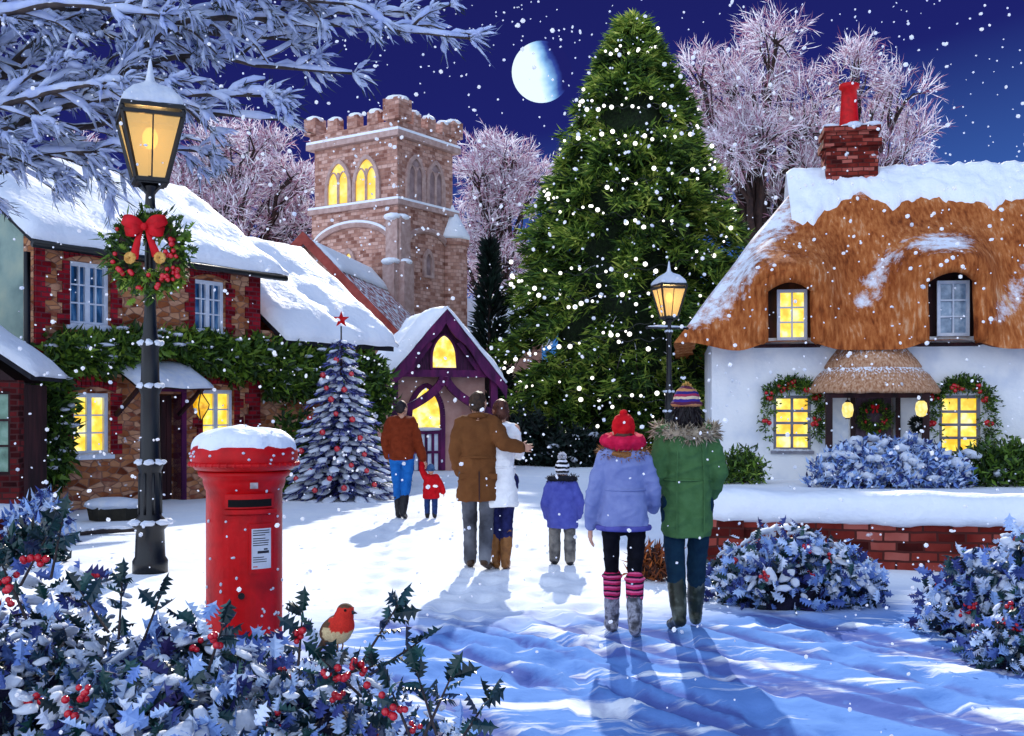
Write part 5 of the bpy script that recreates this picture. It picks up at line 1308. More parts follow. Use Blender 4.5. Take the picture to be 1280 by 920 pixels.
# ------------------------------------------------------------------ street lamps
def lamp(name, label, loc, rz):
    t = thing(name, label, 'street lamp', loc, rz, 'victorian street lamps')
    MB().lathe([(.17, 0), (.17, .12), (.145, .16), (.14, .3), (.135, .42), (.17, .46), (.17, .5), (.11, .56), (.105, 1.0), (.122, 1.04), (.122, 1.09), (.098, 1.13), (.088, 1.75), (.108, 1.8), (.108, 1.84), (.088, 1.9), (.082, 2.2), (.105, 2.25), (.07, 2.34), (.055, 2.6), (.05, 3.45), (.075, 3.5), (.075, 3.55), (.05, 3.6), (.045, 3.72), (.09, 3.78), (.09, 3.81)], 24).build('post', IRON, t, True)
    mb = MB()
    for k in range(8):
        a = k * pi / 4 + .2; mb.tube([(.106 * cos(a), .106 * sin(a), .58), (.103 * cos(a), .103 * sin(a), .98)], .016, 6)
    mb.build('fluting', IRON, t, True)
    b0, b1, z0, z1 = .145, .28, 3.86, 4.46
    mb = MB(); cs = [(-1, -1), (1, -1), (1, 1), (-1, 1)]
    for sx_, sy_ in cs: mb.bar((sx_ * b0, sy_ * b0, z0), (sx_ * b1, sy_ * b1, z1), .035, .035)
    for z, b in ((z0 - .015, b0), (z1, b1)):
        for k in range(4):
            a, c = cs[k], cs[(k + 1) % 4]; mb.bar((a[0] * b, a[1] * b, z), (c[0] * b, c[1] * b, z), .045, .04)
    for k in range(4):
        a, c = cs[k], cs[(k + 1) % 4]; mb.bar(((a[0] + c[0]) / 2 * b0, (a[1] + c[1]) / 2 * b0, z0), ((a[0] + c[0]) / 2 * b1, (a[1] + c[1]) / 2 * b1, z1), .014, .014)
        mb.bar((a[0] * .03, a[1] * .03, 3.74), (a[0] * b0, a[1] * b0, z0), .02, .02)
    mb.box(-b0, b0, -b0, b0, z0 - .05, z0 - .03)
    for sx_, sy_ in cs: mb.ell((sx_ * b1, sy_ * b1, z1 + .03), .03, 2)
    lt = mb.build('lantern', IRON, t)
    g = MB(); k0, k1 = b0 - .006, b1 - .006
    for k in range(4):
        a, c = cs[k], cs[(k + 1) % 4]; p = [V((a[0] * k0, a[1] * k0, z0 + .02)), V((c[0] * k0, c[1] * k0, z0 + .02)), V((c[0] * k1, c[1] * k1, z1 - .01)), V((a[0] * k1, a[1] * k1, z1 - .01))]
        nn_ = V(((a[0] + c[0]) / 2, (a[1] + c[1]) / 2, 0)) * .006; g.prism(p, -nn_)
    gl = bpy.data.materials.get('lantern_glass')
    if not gl:
        gl = bpy.data.materials.new('lantern_glass'); gl.use_nodes = True; q = gl.node_tree; q.nodes.clear(); o = q.nodes.new('ShaderNodeOutputMaterial'); ms = q.nodes.new('ShaderNodeMixShader')
        tr = q.nodes.new('ShaderNodeBsdfTransparent'); tl = q.nodes.new('ShaderNodeBsdfTranslucent'); tl.inputs[0].default_value = (.085, .066, .034, 1); tr.inputs[0].default_value = (1, .9, .7, 1)
        em_ = q.nodes.new('ShaderNodeEmission'); em_.inputs[0].default_value = (1, .72, .34, 1); em_.inputs[1].default_value = .5; ad = q.nodes.new('ShaderNodeAddShader')
        q.links.new(tl.outputs[0], ad.inputs[0]); q.links.new(em_.outputs[0], ad.inputs[1]); ms.inputs[0].default_value = .7
        q.links.new(tr.outputs[0], ms.inputs[1]); q.links.new(ad.outputs[0], ms.inputs[2]); q.links.new(ms.outputs[0], o.inputs[0])
    g.build('glass', gl, lt)
    MB().ell((0, 0, 4.27), (.075, .075, .11), 3).build('flame', mat('flame', '#ffcf70', emit=6), lt, True)
    MB().tube([(0, 0, 3.84), (0, 0, 4.17)], .02, 8).build('burner', IRON, lt)
    mb = MB(); mb.lathe([(b1 * 1.52, 4.515), (b1 * 1.5, 4.55), (.2, 4.70), (.06, 4.77), (.03, 4.80), (.05, 4.83), (.02, 4.88), (.012, 5.0)], 4, ang0=pi / 4)
    rf = mb.build('lantern_roof', IRON, t)
    mb = MB(); n = 40
    prof = [(1.02, 4.545), (1.04, 4.585), (.93, 4.65), (.62, 4.745), (.3, 4.80), (.17, 4.83), (.14, 4.87), (.10, 4.92), (.075, 4.98), (.05, 5.03), (.01, 5.06)]
    for k, z in prof:
        for i in range(n):
            a = 2 * pi * i / n; sq = 1 / max(abs(cos(a)), abs(sin(a))); f = sq if k > .3 else 1
            e = k * b1 * f * (1 + .05 * noise.noise(V((cos(a) * 3, sin(a) * 3, z * 6))))
            mb.v.append((e * cos(a), e * sin(a), z + .015 * noise.noise(V((a * 2, z * 5, 0)))))
    for j in range(len(prof) - 1):
        for i in range(n): mb.f.append((j * n + i, j * n + (i + 1) % n, (j + 1) * n + (i + 1) % n, (j + 1) * n + i))
    mb.f.append(tuple(range(n - 1, -1, -1))); mb.build('snow', SNOWB, rf, True)
    mb = MB()
    for z, r_ in ((.5, .17), (1.09, .12), (1.84, .105), (2.26, .10), (3.55, .072)):
        for k in range(7):
            a = k * 2 * pi / 7; mb.ell((r_ * .88 * cos(a), r_ * .88 * sin(a), z), (r_ * .45, r_ * .4, .03), 2, nz=.4, nf=14, seed=k + z)
    mb.build('ring_snow', SNOWB, t, True)
    ld = bpy.data.lights.new('lamp_light', 'POINT'); ld.energy = 130; ld.color = (1, .62, .25); ld.shadow_soft_size = .1
    lo = bpy.data.objects.new('lamp_light', ld); COL.objects.link(lo); lo.location = (0, 0, 4.27); lo.parent = lt
    return t
lm = lamp('street_lamp', 'tall black street lamp with lit lantern and a christmas wreath on its post', (-3.56, 10.8, 0), radians(24))
lm2 = dup(lm, (2.86, 20.0, 0), radians(15), 'black street lamp with lit lantern in front of the big fir', .85)
mb = MB(); mb.tube([(-.5, 0, 3.62), (.42, 0, 3.62)], .022, 7); mb.ell((-.5, 0, 3.62), .035, 2); mb.ell((.42, 0, 3.62), .035, 2); lb = mb.build('ladder_bar', IRON, lm2, True)
mb = MB(); mb.tube([(-.48, 0, 3.648), (-.2, 0, 3.66), (.1, 0, 3.655), (.4, 0, 3.648)], [.012, .03, .026, .012], 6); mb.build('snow', SNOWB, lb, True)
wreath('christmas_wreath', 'large christmas wreath with a red bow and berries hung on the lamp post', 'wreath', (-3.50, 10.6, 3.10), .395, 0, random.Random(3), 46, bow_s=.22)

# ------------------------------------------------------------------ holly bushes heaped with snow
def holly_bush(label, loc, r, seed, nl, nf, ns, nbc, L=.085, sprigs=(), sL=.1, stemr=1):
    R = random.Random(seed); t = thing('holly_bush', label, 'holly bush', loc, 0, 'snowy holly bushes')
    lobes = [(0, 0, .9)] + [(.5 * cos(a), .5 * sin(a), R.uniform(.52, .74)) for a in [R.uniform(0, .8) + 2 * pi * k / 5 for k in range(5)]]
    def pt(top=False):
        lb = R.choice(lobes + lobes[:1]); d = rnd_dir(R); d.z = abs(d.z)
        if top: d.z += .35; d.normalize()
        q = 1 + .36 * noise.noise(d * 2.2 + V((seed, 0, 0))) + .16 * noise.noise(d * 6 + V((0, seed, 0)))
        q *= lb[2]
        return V((d.x * r[0] * q + lb[0] * r[0], d.y * r[1] * q + lb[1] * r[1], d.z * r[2] * q * 1.15)), V((d.x / r[0], d.y / r[1], d.z / r[2])).normalized()
    g, f, s = MB(), MB(), MB()
    for i in range(nl):
        p, n = pt(); p *= R.uniform(.72, 1.03); d = (n * .7 + rnd_dir(R)).normalized(); holly(g, p, d, perp(d, R), L * R.uniform(.7, 1.35))
    for i in range(nf):
        p, n = pt(); p *= R.uniform(.86, 1.05); d = (n * .6 + rnd_dir(R)).normalized(); holly(f, p, d, perp(d, R), L * R.uniform(.8, 1.5))
    for i in range(ns):
        p, n = pt(True); q = n.to_track_quat('Z', 'Y').to_matrix() @ Euler((R.uniform(-.4, .4), R.uniform(-.4, .4), R.uniform(0, 6))).to_matrix(); k = R.uniform(.4, 1.2) * L * .48 * (1 + .35 * (R.random() < .1))
        s.ell(p * R.uniform(.93, 1.02), (k * R.uniform(.7, 1.5), k * R.uniform(.5, 1), k * R.uniform(.18, .38)), 2, q, nz=.4, nf=1.4 / k * .7, seed=i * .37)
    for k in range(int(nbc * 2)):
        p, n = pt(True); b = MB()
        for j in range(R.randint(4, 8)): b.ell(p * 1.0 + V((0, -.02, .0)) + V((R.gauss(0, .017), R.gauss(0, .017), R.gauss(0, .017))) * (L / .085), R.uniform(.011, .0155) * (L / .085), 2)
        b.build('berry_cluster', BERRY, t, True)
    g.build('leaves', HOLLY, t); f.build('frosted_leaves', FROSTLEAF, t); s.build('snow', SNOWB, t, True)
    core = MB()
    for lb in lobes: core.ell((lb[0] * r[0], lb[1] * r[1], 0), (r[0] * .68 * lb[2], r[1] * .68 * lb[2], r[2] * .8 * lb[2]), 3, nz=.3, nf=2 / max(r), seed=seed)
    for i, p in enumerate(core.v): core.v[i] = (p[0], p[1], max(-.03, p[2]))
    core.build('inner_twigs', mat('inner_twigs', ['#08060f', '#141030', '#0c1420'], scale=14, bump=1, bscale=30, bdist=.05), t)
    st = MB()
    for i in range(7): a = i * .9; st.tube([(.03 * cos(a), .03 * sin(a), -.03), (r[0] * .55 * cos(a), r[1] * .55 * sin(a), r[2] * .7)], [.018, .006], 5)
    for (px_, py_, pz_, dx_, dy_, dz_, n, nb) in sprigs:
        p = V((px_, py_, pz_)) - V(loc); d = V((dx_, dy_, dz_)).normalized(); Ls = .04 + .03 * n; st.tube([p - d * .1, p, p + d * Ls], [.006, .005, .003], 5); sp = MB()
        for i in range(n * 2):
            q = p + d * Ls * (i + 1) / (n * 2); sd_ = perp(d, R); dd = (d * .45 + sd_ + V((0, -.2, .1))).normalized(); holly(sp, q, dd, perp(dd, R), sL * R.uniform(.75, 1.15))
        holly(sp, p + d * Ls, d, perp(d, R), sL); sp.build('sprig', HOLLY, t)
        if nb:
            b = MB()
            for j in range(nb): b.ell(p + d * Ls * .3 + V((R.gauss(0, .022), -.03 + R.gauss(0, .015), R.gauss(0, .02))), R.uniform(.011, .015), 2)
            b.build('berry_cluster', BERRY, t, True)
    st.build('stems', BARKD, t)
    return t
def at(px, py, d): return ((px - 640) / 1372 * d, d, 1.62 + (510 - py) / 1372 * d)
holly_bush('big snowy holly bush with red berries at the bottom left corner', (-2.15, 4.55, 0), (.95, .92, .76), 1, 3000, 2600, 900, 18,
           sprigs=[(*at(150, 768, 4.3), .1, -.1, 1, 3, 0), (*at(118, 765, 4.3), -.5, -.1, .8, 2, 0), (*at(40, 705, 4.1), .5, -.2, .8, 3, 8), (*at(20, 745, 4.0), -.2, -.3, .8, 3, 9), (*at(70, 690, 4.2), .2, 0, 1, 3, 0)])
holly_bush('snowy holly bush hiding the foot of the red post box', (-1.32, 4.4, 0), (.60, .8, .64), 2, 2300, 2000, 640, 14,
           sprigs=[(*at(190, 772, 4.4), .4, -.1, 1, 2, 0), (*at(270, 808, 4.1), .3, -.2, .8, 2, 6), (*at(375, 805, 4.2), .1, -.1, 1, 3, 5)])
holly_bush('small holly bush with red berries under the robin', (-.72, 4.25, 0), (.42, .55, .60), 3, 1000, 800, 260, 6, L=.075,
           sprigs=[(*at(470, 800, 4.1), .5, -.1, .8, 4, 0), (*at(430, 850, 3.95), -.4, -.3, .5, 3, 10), (*at(440, 840, 3.95), .5, -.3, .2, 3, 8), (*at(490, 825, 4.1), .6, 0, .4, 3, 0)])
holly_bush('low holly tuft with green spiny sprigs at the right end of the holly', (-.34, 3.95, 0), (.36, .42, .47), 4, 760, 640, 200, 5, L=.07,
           sprigs=[(*at(535, 885, 3.75), -.3, -.1, 1, 3, 0), (*at(545, 888, 3.75), .4, -.1, .9, 3, 0), (*at(585, 912, 3.75), .5, -.1, .8, 3, 0), (*at(500, 890, 3.7), -.2, -.2, .6, 2, 7)])
holly_bush('snow heaped holly bush growing against the middle of the garden wall', (2.36, 9.25, 0), (.66, .5, .52), 5, 1300, 1500, 380, 12, L=.1)
holly_bush('snowy holly bush with red berries at the right edge by the garden wall', (3.66, 7.75, 0), (.64, .6, .62), 6, 1400, 1500, 400, 12, L=.1)
holly_bush('low dark holly bush at the lower right edge of the lane', (3.28, 6.95, 0), (.36, .36, .34), 7, 480, 420, 70, 7, L=.085)

# ------------------------------------------------------------------ small things by the left house
tr_ = thing('stone_trough', 'dark stone trough capped with snow beside the lamp post', 'trough', (-5.75, 15.9, 0), radians(8)); mb = MB()
mb.loft([(0, 0, 0, .36, .22), (0, 0, .2, .4, .25), (0, 0, .23, .41, .26)], 6); mb.build('basin', mat('dark_stone', ['#15130f', '#2e2a20'], scale=7, bump=.5, bscale=20), tr_)
mb = MB(); mb.ell((0, 0, .23), (.43, .28, .1), 3, nz=.15, nf=5); mb.build('snow', SNOWB, tr_, True)
lg = thing('fallen_branch', 'dark fallen branch lying in the snow left of the lamp post', 'branch', (-5.1, 13.9, .04), radians(14)); mb = MB()
mb.tube([(-.35, 0, 0), (-.1, .03, .02), (.15, 0, .03), (.4, .02, .02)], [.03, .04, .035, .015], 7); mb.tube([(.1, 0, .03), (.3, -.12, .06)], [.02, .008], 5); mb.build('wood', BARKD, lg, True)
mb = MB(); mb.tube([(-.3, 0, .035), (-.1, .03, .06), (.15, 0, .06), (.25, .01, .05)], [.01, .025, .025, .008], 6); mb.build('snow', SNOWB, lg, True)
lw = thing('low_wall', 'low dark brick wall topped with snow at the left edge', 'wall', (-7.6, 13.0, 0), radians(4)); MB().box(0, 2.05, 0, .3, -.05, .34).build('brickwork', GARDENBRICK, lw)
snow_sheet((-.05, -.05, .33), (2.1, -.05, .33), (2.1, .35, .33), (-.05, .35, .33), .12, 26, 7, 61).build('snow', SNOWB, lw, True)
shrub('snowy_shrub', 'spiky shrub white with snow at the end of the low brick wall', 'shrub', (-5.55, 12.9, 0), (.36, .3, .55), FROSTLEAF, 41, 200, .16, .05, 40)
shrub('holly_seedling', 'dark leafy plant under snow at the far left beside the low wall', 'plant', (-5.0, 11.4, 0), (.3, .26, .3), HOLLY, 42, 160, .13, .06, 14)
# drifts against things
def drift(loc, r, seed): 
    mb = MB(); mb.ell(loc, r, 3, nz=.25, nf=1.6 / max(r), seed=seed); return mb

# ------------------------------------------------------------------ robin
def robin():
    bx, by, bz = at(424, 812, 4.12); t = thing('robin', 'plump robin with red breast perched on the holly bush', 'bird', (bx, by, bz), radians(-22)); t.scale = (1.12,) * 3
    mb = MB()   # faces right (+x), a little towards the viewer
    mb.ell((-.005, 0, .068), (.052, .046, .05), 3, Euler((0, -.75, 0)).to_matrix()); mb.ell((.012, 0, .083), (.042, .041, .046), 3); mb.ell((.026, -.004, .13), (.031, .029, .029), 3); mb.ell((.018, 0, .112), (.034, .033, .03), 3)
    mb.cap((-.03, .0, .05), (-.07, .012, .012), .024, .012); mb.cap((-.065, .01, .018), (-.105, .018, -.03), .012, .008)
    mb.ell((-.018, -.034, .074), (.048, .014, .03), 3, Euler((0, -.85, 0)).to_matrix()); mb.ell((-.018, .036, .074), (.048, .014, .03), 3, Euler((0, -.85, 0)).to_matrix())
    m = bpy.data.materials.new('robin_feathers'); m.use_nodes = True; q = m.node_tree; b = q.nodes['Principled BSDF']; b.inputs['Roughness'].default_value = .85
    a = q.nodes.new('ShaderNodeAttribute'); a.attribute_name = 'plumage'; nz = q.nodes.new('ShaderNodeTexNoise'); nz.inputs['Scale'].default_value = 160; tcx = q.nodes.new('ShaderNodeTexCoord'); q.links.new(tcx.outputs['Object'], nz.inputs[0])
    mx = q.nodes.new('ShaderNodeMix'); mx.data_type = 'RGBA'; mx.blend_type = 'OVERLAY'; mx.inputs[0].default_value = .5; q.links.new(a.outputs['Color'], mx.inputs[6]); q.links.new(nz.outputs[0], mx.inputs[7]); q.links.new(mx.outputs[2], b.inputs['Base Color'])
    bp = q.nodes.new('ShaderNodeBump'); bp.inputs['Strength'].default_value = .5; bp.inputs['Distance'].default_value = .004; q.links.new(nz.outputs[0], bp.inputs['Height']); q.links.new(bp.outputs[0], b.inputs['Normal'])
    o = mb.fused('body', m, t, .004, 4); at_ = o.data.attributes.new('plumage', 'FLOAT_COLOR', 'POINT'); cols = []
    red, brown, cream, dark = lin('#cc2410'), lin('#5a3c26'), lin('#cdb486'), lin('#3a2a20')
    for v in o.data.vertices:
        x, y, z = v.co; e = .006 * noise.noise(v.co * 90)
        if x - y * .45 + (z - .1) * .25 + e > .008 and z > .066 + e * 1.5: c = red
        elif z < .078 + e and x - y * .3 > -.022 + e: c = cream
        elif x < -.06: c = dark
        else: c = brown
        if v.co.z > .146: c = brown
        cols += list(c)
    at_.data.foreach_set('color', cols)
    MB().lathe([(.0075, 0), (.005, .008), (.001, .02)], 8).build('beak', INK, t, True, (.054, -.006, .13)).rotation_euler = (0, pi / 2 + .1, -.1)
    for sg in (-1, 1): MB().ell((.040, -.004 + sg * .0245, .139), .0048, 2).build('eye', BLACK, t, True)
    for sg in (-1, 1): MB().tube([(.0, sg * .016, .04), (.005, sg * .016, .012), (.0, sg * .016, -.005)], .0028, 5).build('leg', mat('bird_leg', '#7a4a2a'), t, True)
robin()
# ------------------------------------------------------------------ people: one continuous body each, clothes as children
def hand(mb, w_, d, pal, th, s=1.0, curl=.45):
    """w_: wrist; d: along the hand; pal: palm normal; th: thumb side; palm, five fingers of three bones"""
    w_, d, pal, th = V(w_), V(d).normalized(), V(pal).normalized(), V(th).normalized()
    k = w_ + d * .085 * s
    for i in range(4):
        o = th * (.03 - .02 * i) * s; mb.cap(w_ + o * .6 + d * .012 * s, k + o - d * (.004 * abs(i - 1)) * s, .014 * s, .0125 * s, 8)
    for i, (L, r_) in enumerate(((.072, .0092), (.08, .0095), (.074, .009), (.058, .008))):
        p = k + th * (.032 - .0212 * i) * s - d * .004 * abs(i - 1) * s; dd = (d + th * (.09 - .07 * i)).normalized()
        for j, f in enumerate((.45, .32, .23)):
            a = curl * (.55 + .5 * j); v_ = (dd * cos(a) + pal * sin(a)).normalized(); q = p + v_ * L * f * s; mb.cap(p, q, r_ * s * (1 - .1 * j), r_ * s * (.92 - .1 * j), 8); p = q
    p = w_ + th * .022 * s + d * .02 * s + pal * .006 * s; v_ = (d * .6 + th * .75 + pal * .2).normalized(); q = p + v_ * .04 * s; mb.cap(p, q, .014 * s, .011 * s, 8)
    v_ = (d * .85 + th * .3 + pal * .35).normalized(); q2 = q + v_ * .03 * s; mb.cap(q, q2, .0105 * s, .009 * s, 8); mb.cap(q2, q2 + (v_ + pal * .3).normalized() * .022 * s, .009 * s, .0075 * s, 8)

SKIN = mat('skin', ['#c08a70', '#d8a488'], rough=.55, scale=20, spec=.35)
def cloth(name, cols, **k): return mat(name, cols, rough=.92, scale=k.pop('scale', 16), bump=.55, bscale=k.pop('bscale', 11), bdist=k.pop('bdist', .035), spec=.12, **k)

class Person:
    """local frame: faces +y, feet near z=0; arms and legs are given as joint positions"""
    def __init__(s, label, x, y, H, rz=0, build=1.0, head_turn=0, child=False, lean=(0, 0)):
        s.t = thing('person', label, 'person', (x, y, gz(x, y) + .005), rz); s.H = H; s.b = build; s.ht = head_turn; s.child = child; s.seed = x * 7 + y
        hs = 1.28 if child else 1.0
        s.hip = H * (.46 if child else .52); s.sh = H * (.75 if child else .815); s.sw = H * .092 * build; s.hw = H * .052
        s.hz = H * (.885 if child else .925); s.hr = (H * .047 * hs, H * .056 * hs, H * .068 * hs); s.lean = lean
        s.sc = H / 1.75
    def body(s, arms, legs, hands=(1, 1), curl=(.5, .5), hdir=(None, None), voxel=.009):
        """arms: [(shoulder-relative elbow, wrist)] absolute positions; legs: [(hip, knee, ankle, toe)]"""
        H, c = s.H, s.sc; mb = MB(); r = lambda k: k * c * (s.b if s.b > 1 else 1)
        mb.loft([(0, 0, s.hip - .08 * c, .12 * c, .09 * c), (0, 0, s.hip, .155 * c, .11 * c), (0, 0, s.hip + .14 * c, .135 * c, .095 * c), (0, .0, s.hip + .32 * c, .155 * c, .105 * c), (0, 0, s.sh - .03 * c, .16 * c, .095 * c), (0, 0, s.sh + .03 * c, .10 * c, .075 * c)], 20)
        mb.cap((0, 0, s.sh - .01), (0, .012 * c, s.hz - .05 * c), .06 * c, .053 * c)
        rot = Euler((-.08, 0, s.ht)).to_matrix(); hc = V((0, .018 * c, s.hz)); q = lambda p: hc + rot @ (V(p) * (s.hr[1] / .098))
        mb.ell(hc, s.hr, 3, rot); mb.ell(q((0, .022, -.055)), (s.hr[0] * .78, s.hr[1] * .75, s.hr[2] * .62), 3, rot)
        mb.cap(q((0, .088, .012)), q((0, .112, -.022)), .010 * c, .016 * c, 8); mb.ell(q((0, .088, -.055)), (.025 * c, .012 * c, .008 * c), 2, rot); mb.ell(q((0, .08, -.092)), (.025 * c, .02 * c, .018 * c), 2, rot)
        for sg in (-1, 1): mb.ell(q((sg * .078, -.005, -.012)), (.012 * c, .022 * c, .032 * c), 2, rot); mb.ell(q((sg * .033, .086, .022)), (.02 * c, .012 * c, .008 * c), 2, rot)
        for i, (el, wr) in enumerate(arms):
            sg = -1 if i == 0 else 1; S0 = V((sg * s.sw, 0, s.sh)); el, wr = V(el), V(wr)
            mb.chain([V((sg * s.sw * .5, 0, s.sh)), S0, el, wr], [.06 * c, .054 * c, .042 * c, .028 * c])
            if hands[i]:
                d = (wr - el).normalized() if hdir[i] is None else V(hdir[i]).normalized(); pal = V((-sg, .25, 0)); pal = (pal - d * pal.dot(d)).normalized(); th = V((0, 1, .1)); th = (th - d * th.dot(d) - pal * th.dot(pal)).normalized()
                hand(mb, wr + d * .01, d, pal, th, c * (1.15 if s.child else 1), curl[i])
        for (hp, kn, an, toe) in legs:
            mb.chain([hp, kn, an], [.064 * c, .046 * c, .034 * c]); an, toe = V(an), V(toe); mb.cap(an + V((0, -.01, -.03 * c)), toe, .038 * c, .028 * c)
        s.arms, s.legs, s.hc, s.rot = arms, legs, hc, rot
        return mb.fused('body', SKIN, s.t, voxel, 2)
    def coat(s, m, rings, sleeve=(.078, .066, .056), name='coat', hood=None, disp=.02, vox=.011, belt=None, cuff=1.0, slit=False):
        """rings (z fraction between hem and shoulder given as absolute z, rx, ry, cy)"""
        c = s.sc; mb = MB(); mb.loft([(q[3] if len(q) > 3 else 0, q[4] if len(q) > 4 else 0, q[0], q[1], q[2], .85) for q in rings], 28)
        zt = rings[-1][0]
        for i, (el, wr) in enumerate(s.arms):
            sg = -1 if i == 0 else 1; S0 = V((sg * (s.sw - .012 * c), 0, s.sh - .012 * c)); el, wr = V(el), V(wr)
            mb.chain([V((sg * s.sw * .3, -.0, s.sh + .005 * c)), S0], [.085 * c, sleeve[0] * c * 1.02]); mid1 = S0.lerp(el, .5) + V((0, -.006, 0)); mid2 = el.lerp(wr, .5)
            mb.chain([S0, mid1, el, mid2, wr.lerp(el, .03)], [sleeve[0] * c, (sleeve[0] + sleeve[1]) / 2 * c * 1.03, sleeve[1] * c, (sleeve[1] + sleeve[2]) / 2 * c * 1.05, sleeve[2] * c * cuff])
        if hood:
            hx, hz_, hr_ = hood; mb.ell((0, -.085 * c, s.sh - hz_ * c), (hx * c, .06 * c, hr_ * c), 3); mb.tube([(hx * c * cos(a), -.05 * c - .05 * c * sin(a) ** 2, s.sh + .035 * c - hz_ * .5 * c * sin(a)) for a in [pi * i / 12 for i in range(13)]], .04 * c, 8)
        o = mb.fused(name, m, s.t, vox, 3, disp * c, 7, s.seed); return o
    def trousers(s, m, radii=(.09, .068, .056), end=1.0, name='trousers', seat=True, disp=.008, top=0):
        c = s.sc; mb = MB()
        if seat: mb.ell((0, 0, s.hip + .01 * c), (.17 * c, .125 * c, .13 * c), 3)
        for (hp, kn, an, toe) in s.legs:
            hp, kn, an = V(hp), V(kn), V(an); e = kn.lerp(an, end); mb.chain([hp, hp.lerp(kn, .5), kn, kn.lerp(e, .5) + V((0, -.008, 0)), e], [radii[0] * c, (radii[0] * .55 + radii[1] * .45) * c, radii[1] * c, (radii[1] + radii[2]) / 2 * c * 1.04, radii[2] * c])
        return mb.fused(name, m, s.t, .011, 2, disp * c, 10, s.seed + 3)
    def boots(s, m, top=.55, r=(.062, .055), name='boot', sole=None, fr=1.0):
        c = s.sc
        for (hp, kn, an, toe) in s.legs:
            kn, an, toe = V(kn), V(an), V(toe); mb = MB(); a = an.lerp(kn, top); mb.chain([a, an.lerp(kn, top * .5), an, an + V((0, -.012 * c, -.04 * c))], [r[0] * c, r[0] * c * 1.02, r[1] * c, r[1] * c * .9]); f = (toe - an); f.z = 0
            f = f.normalized() if f.length > .001 else V((0, 1, 0)); h = V((an.x, an.y, an.z - .045 * c)); mb.cap(h - f * .03 * c, V((toe.x, toe.y, toe.z + .008)), .045 * c * fr, .04 * c * fr); mb.cap(h.lerp(toe, .5), V((toe.x, toe.y, toe.z + .005)) + f * .02, .046 * c * fr, .036 * c * fr)
            mb.fused(name, m, s.t, .009, 2, .004, 14, s.seed)
    def hair(s, m, rings, name='hair', tufts=500, tl=.03, tw_=.006):
        """rings as ellipsoids (dx, dy, dz, rx, ry, rz) about the head centre, with strands over"""
        c = s.sc; mb = MB(); R = random.Random(int(s.seed * 10) % 999)
        for (x, y, z, rx, ry, rz) in rings: mb.ell(s.hc + s.rot @ V((x * c, y * c, z * c)), (rx * c, ry * c, rz * c), 3, s.rot)
        o = mb.fused(name, m, s.t, .009, 1, .006 * c, 22, s.seed); sb_ = MB(); vs = o.data.vertices
        for i in range(tufts):
            v = vs[R.randrange(len(vs))]; d = (v.normal * .35 + V((R.gauss(0, .25), R.gauss(0, .25), -.9))).normalized(); sb_.blade(v.co, d, perp(d, R), tl * c * R.uniform(.6, 1.5), tw_ * c)
        sb_.build('strands', m, o); return o
    def fur(s, m, path, r, n, L, name='fur_collar'):
        R = random.Random(int(s.seed * 13) % 999); mb = MB(); mb.tube(path, r, 10); o = mb.build(name, m, s.t, True); f = MB()
        for i in range(n):
            k = R.random() * (len(path) - 1.001); a = V(path[int(k)]).lerp(V(path[int(k) + 1]), k - int(k)); d = rnd_dir(R); f.blade(a + d * r * .9, (d + V((0, -.1, -.15))).normalized(), perp(d, R), L * R.uniform(.6, 1.3), L * .22, R.uniform(-.3, .3))
        f.build('fur', m, o); return o
    def flecks(s, n, m=None):
        pass

def std_legs(s, l, r):
    """l, r: (knee dx, dy, dz, ankle dx, dy, dz(lift), toe dir deg, toe pitch)"""
    out = []
    for sg, q in ((-1, l), (1, r)):
        hp = V((sg * s.hw * 1.15, 0, s.hip)); kn = V((sg * s.hw * 1.1 + q[0], q[1], s.H * .285 + q[2])); an = V((sg * s.hw * 1.05 + q[3], q[4], s.H * .05 + q[5])); a = radians(q[6]); toe = an + V((sin(a) * sg, cos(a), 0)) * s.H * .092; toe.z = s.H * .017 + q[7]
        out.append((hp, kn, an, toe))
    return out
BOOTBLACK = mat('black_boot', ['#0a0a0e', '#1c1c24'], rough=.5, scale=14, bump=.2, snow=1.5)
BROWNHAIR = mat('brown_hair', ['#3a1c14', '#5e3222'], scale=30, rough=.5, stretch=(1, 1, .2)); DARKHAIR = mat('dark_hair', ['#0c0808', '#22161a'], scale=30, rough=.45, stretch=(1, 1, .2)); SHORTHAIR = mat('short_brown_hair', ['#221610', '#46301e'], scale=30, rough=.6)

# far man in the maroon jacket, holding the toddler's hand
p = Person('man in maroon hooded jacket and blue jeans holding a toddler by the hand', -1.62, 16.1, 1.74, 0, 1.0, -.45)
p.body([((-.235, -.05, 1.14), (-.215, .07, .92)), ((.235, .02, 1.13), (.315, .06, .86))], std_legs(p, (.03, .08, 0, .05, .10, .0, 6, 0), (-.03, .02, -.01, -.06, -.16, .05, 6, -.01)), (1, 1), (.6, 1.0), (None, (.45, .05, -.9)))
p.coat(cloth('maroon_jacket', ['#64240f', '#783018']), [(.86, .17, .135), (.9, .182, .142), (1.1, .185, .14), (1.3, .19, .142), (1.39, .16, .125), (1.46, .085, .08)], (.084, .077, .062), 'jacket', (.13, .03, .09), .016)
jk = bpy.data.materials['maroon_jacket']
mb = MB(); mb.tube([(.178 * cos(a), .138 * sin(a), .885) for a in [i * pi / 16 for i in range(33)]], .016, 6); mb.build('waistband', jk, p.t, True)
p.trousers(cloth('blue_jeans', ['#14569e', '#2068b4']), (.092, .074, .062), .62); p.boots(BOOTBLACK, .62, (.066, .06)); p.hair(DARKHAIR, [(0, -.018, .02, .082, .095, .095), (0, -.03, -.02, .075, .075, .07)], tufts=300)
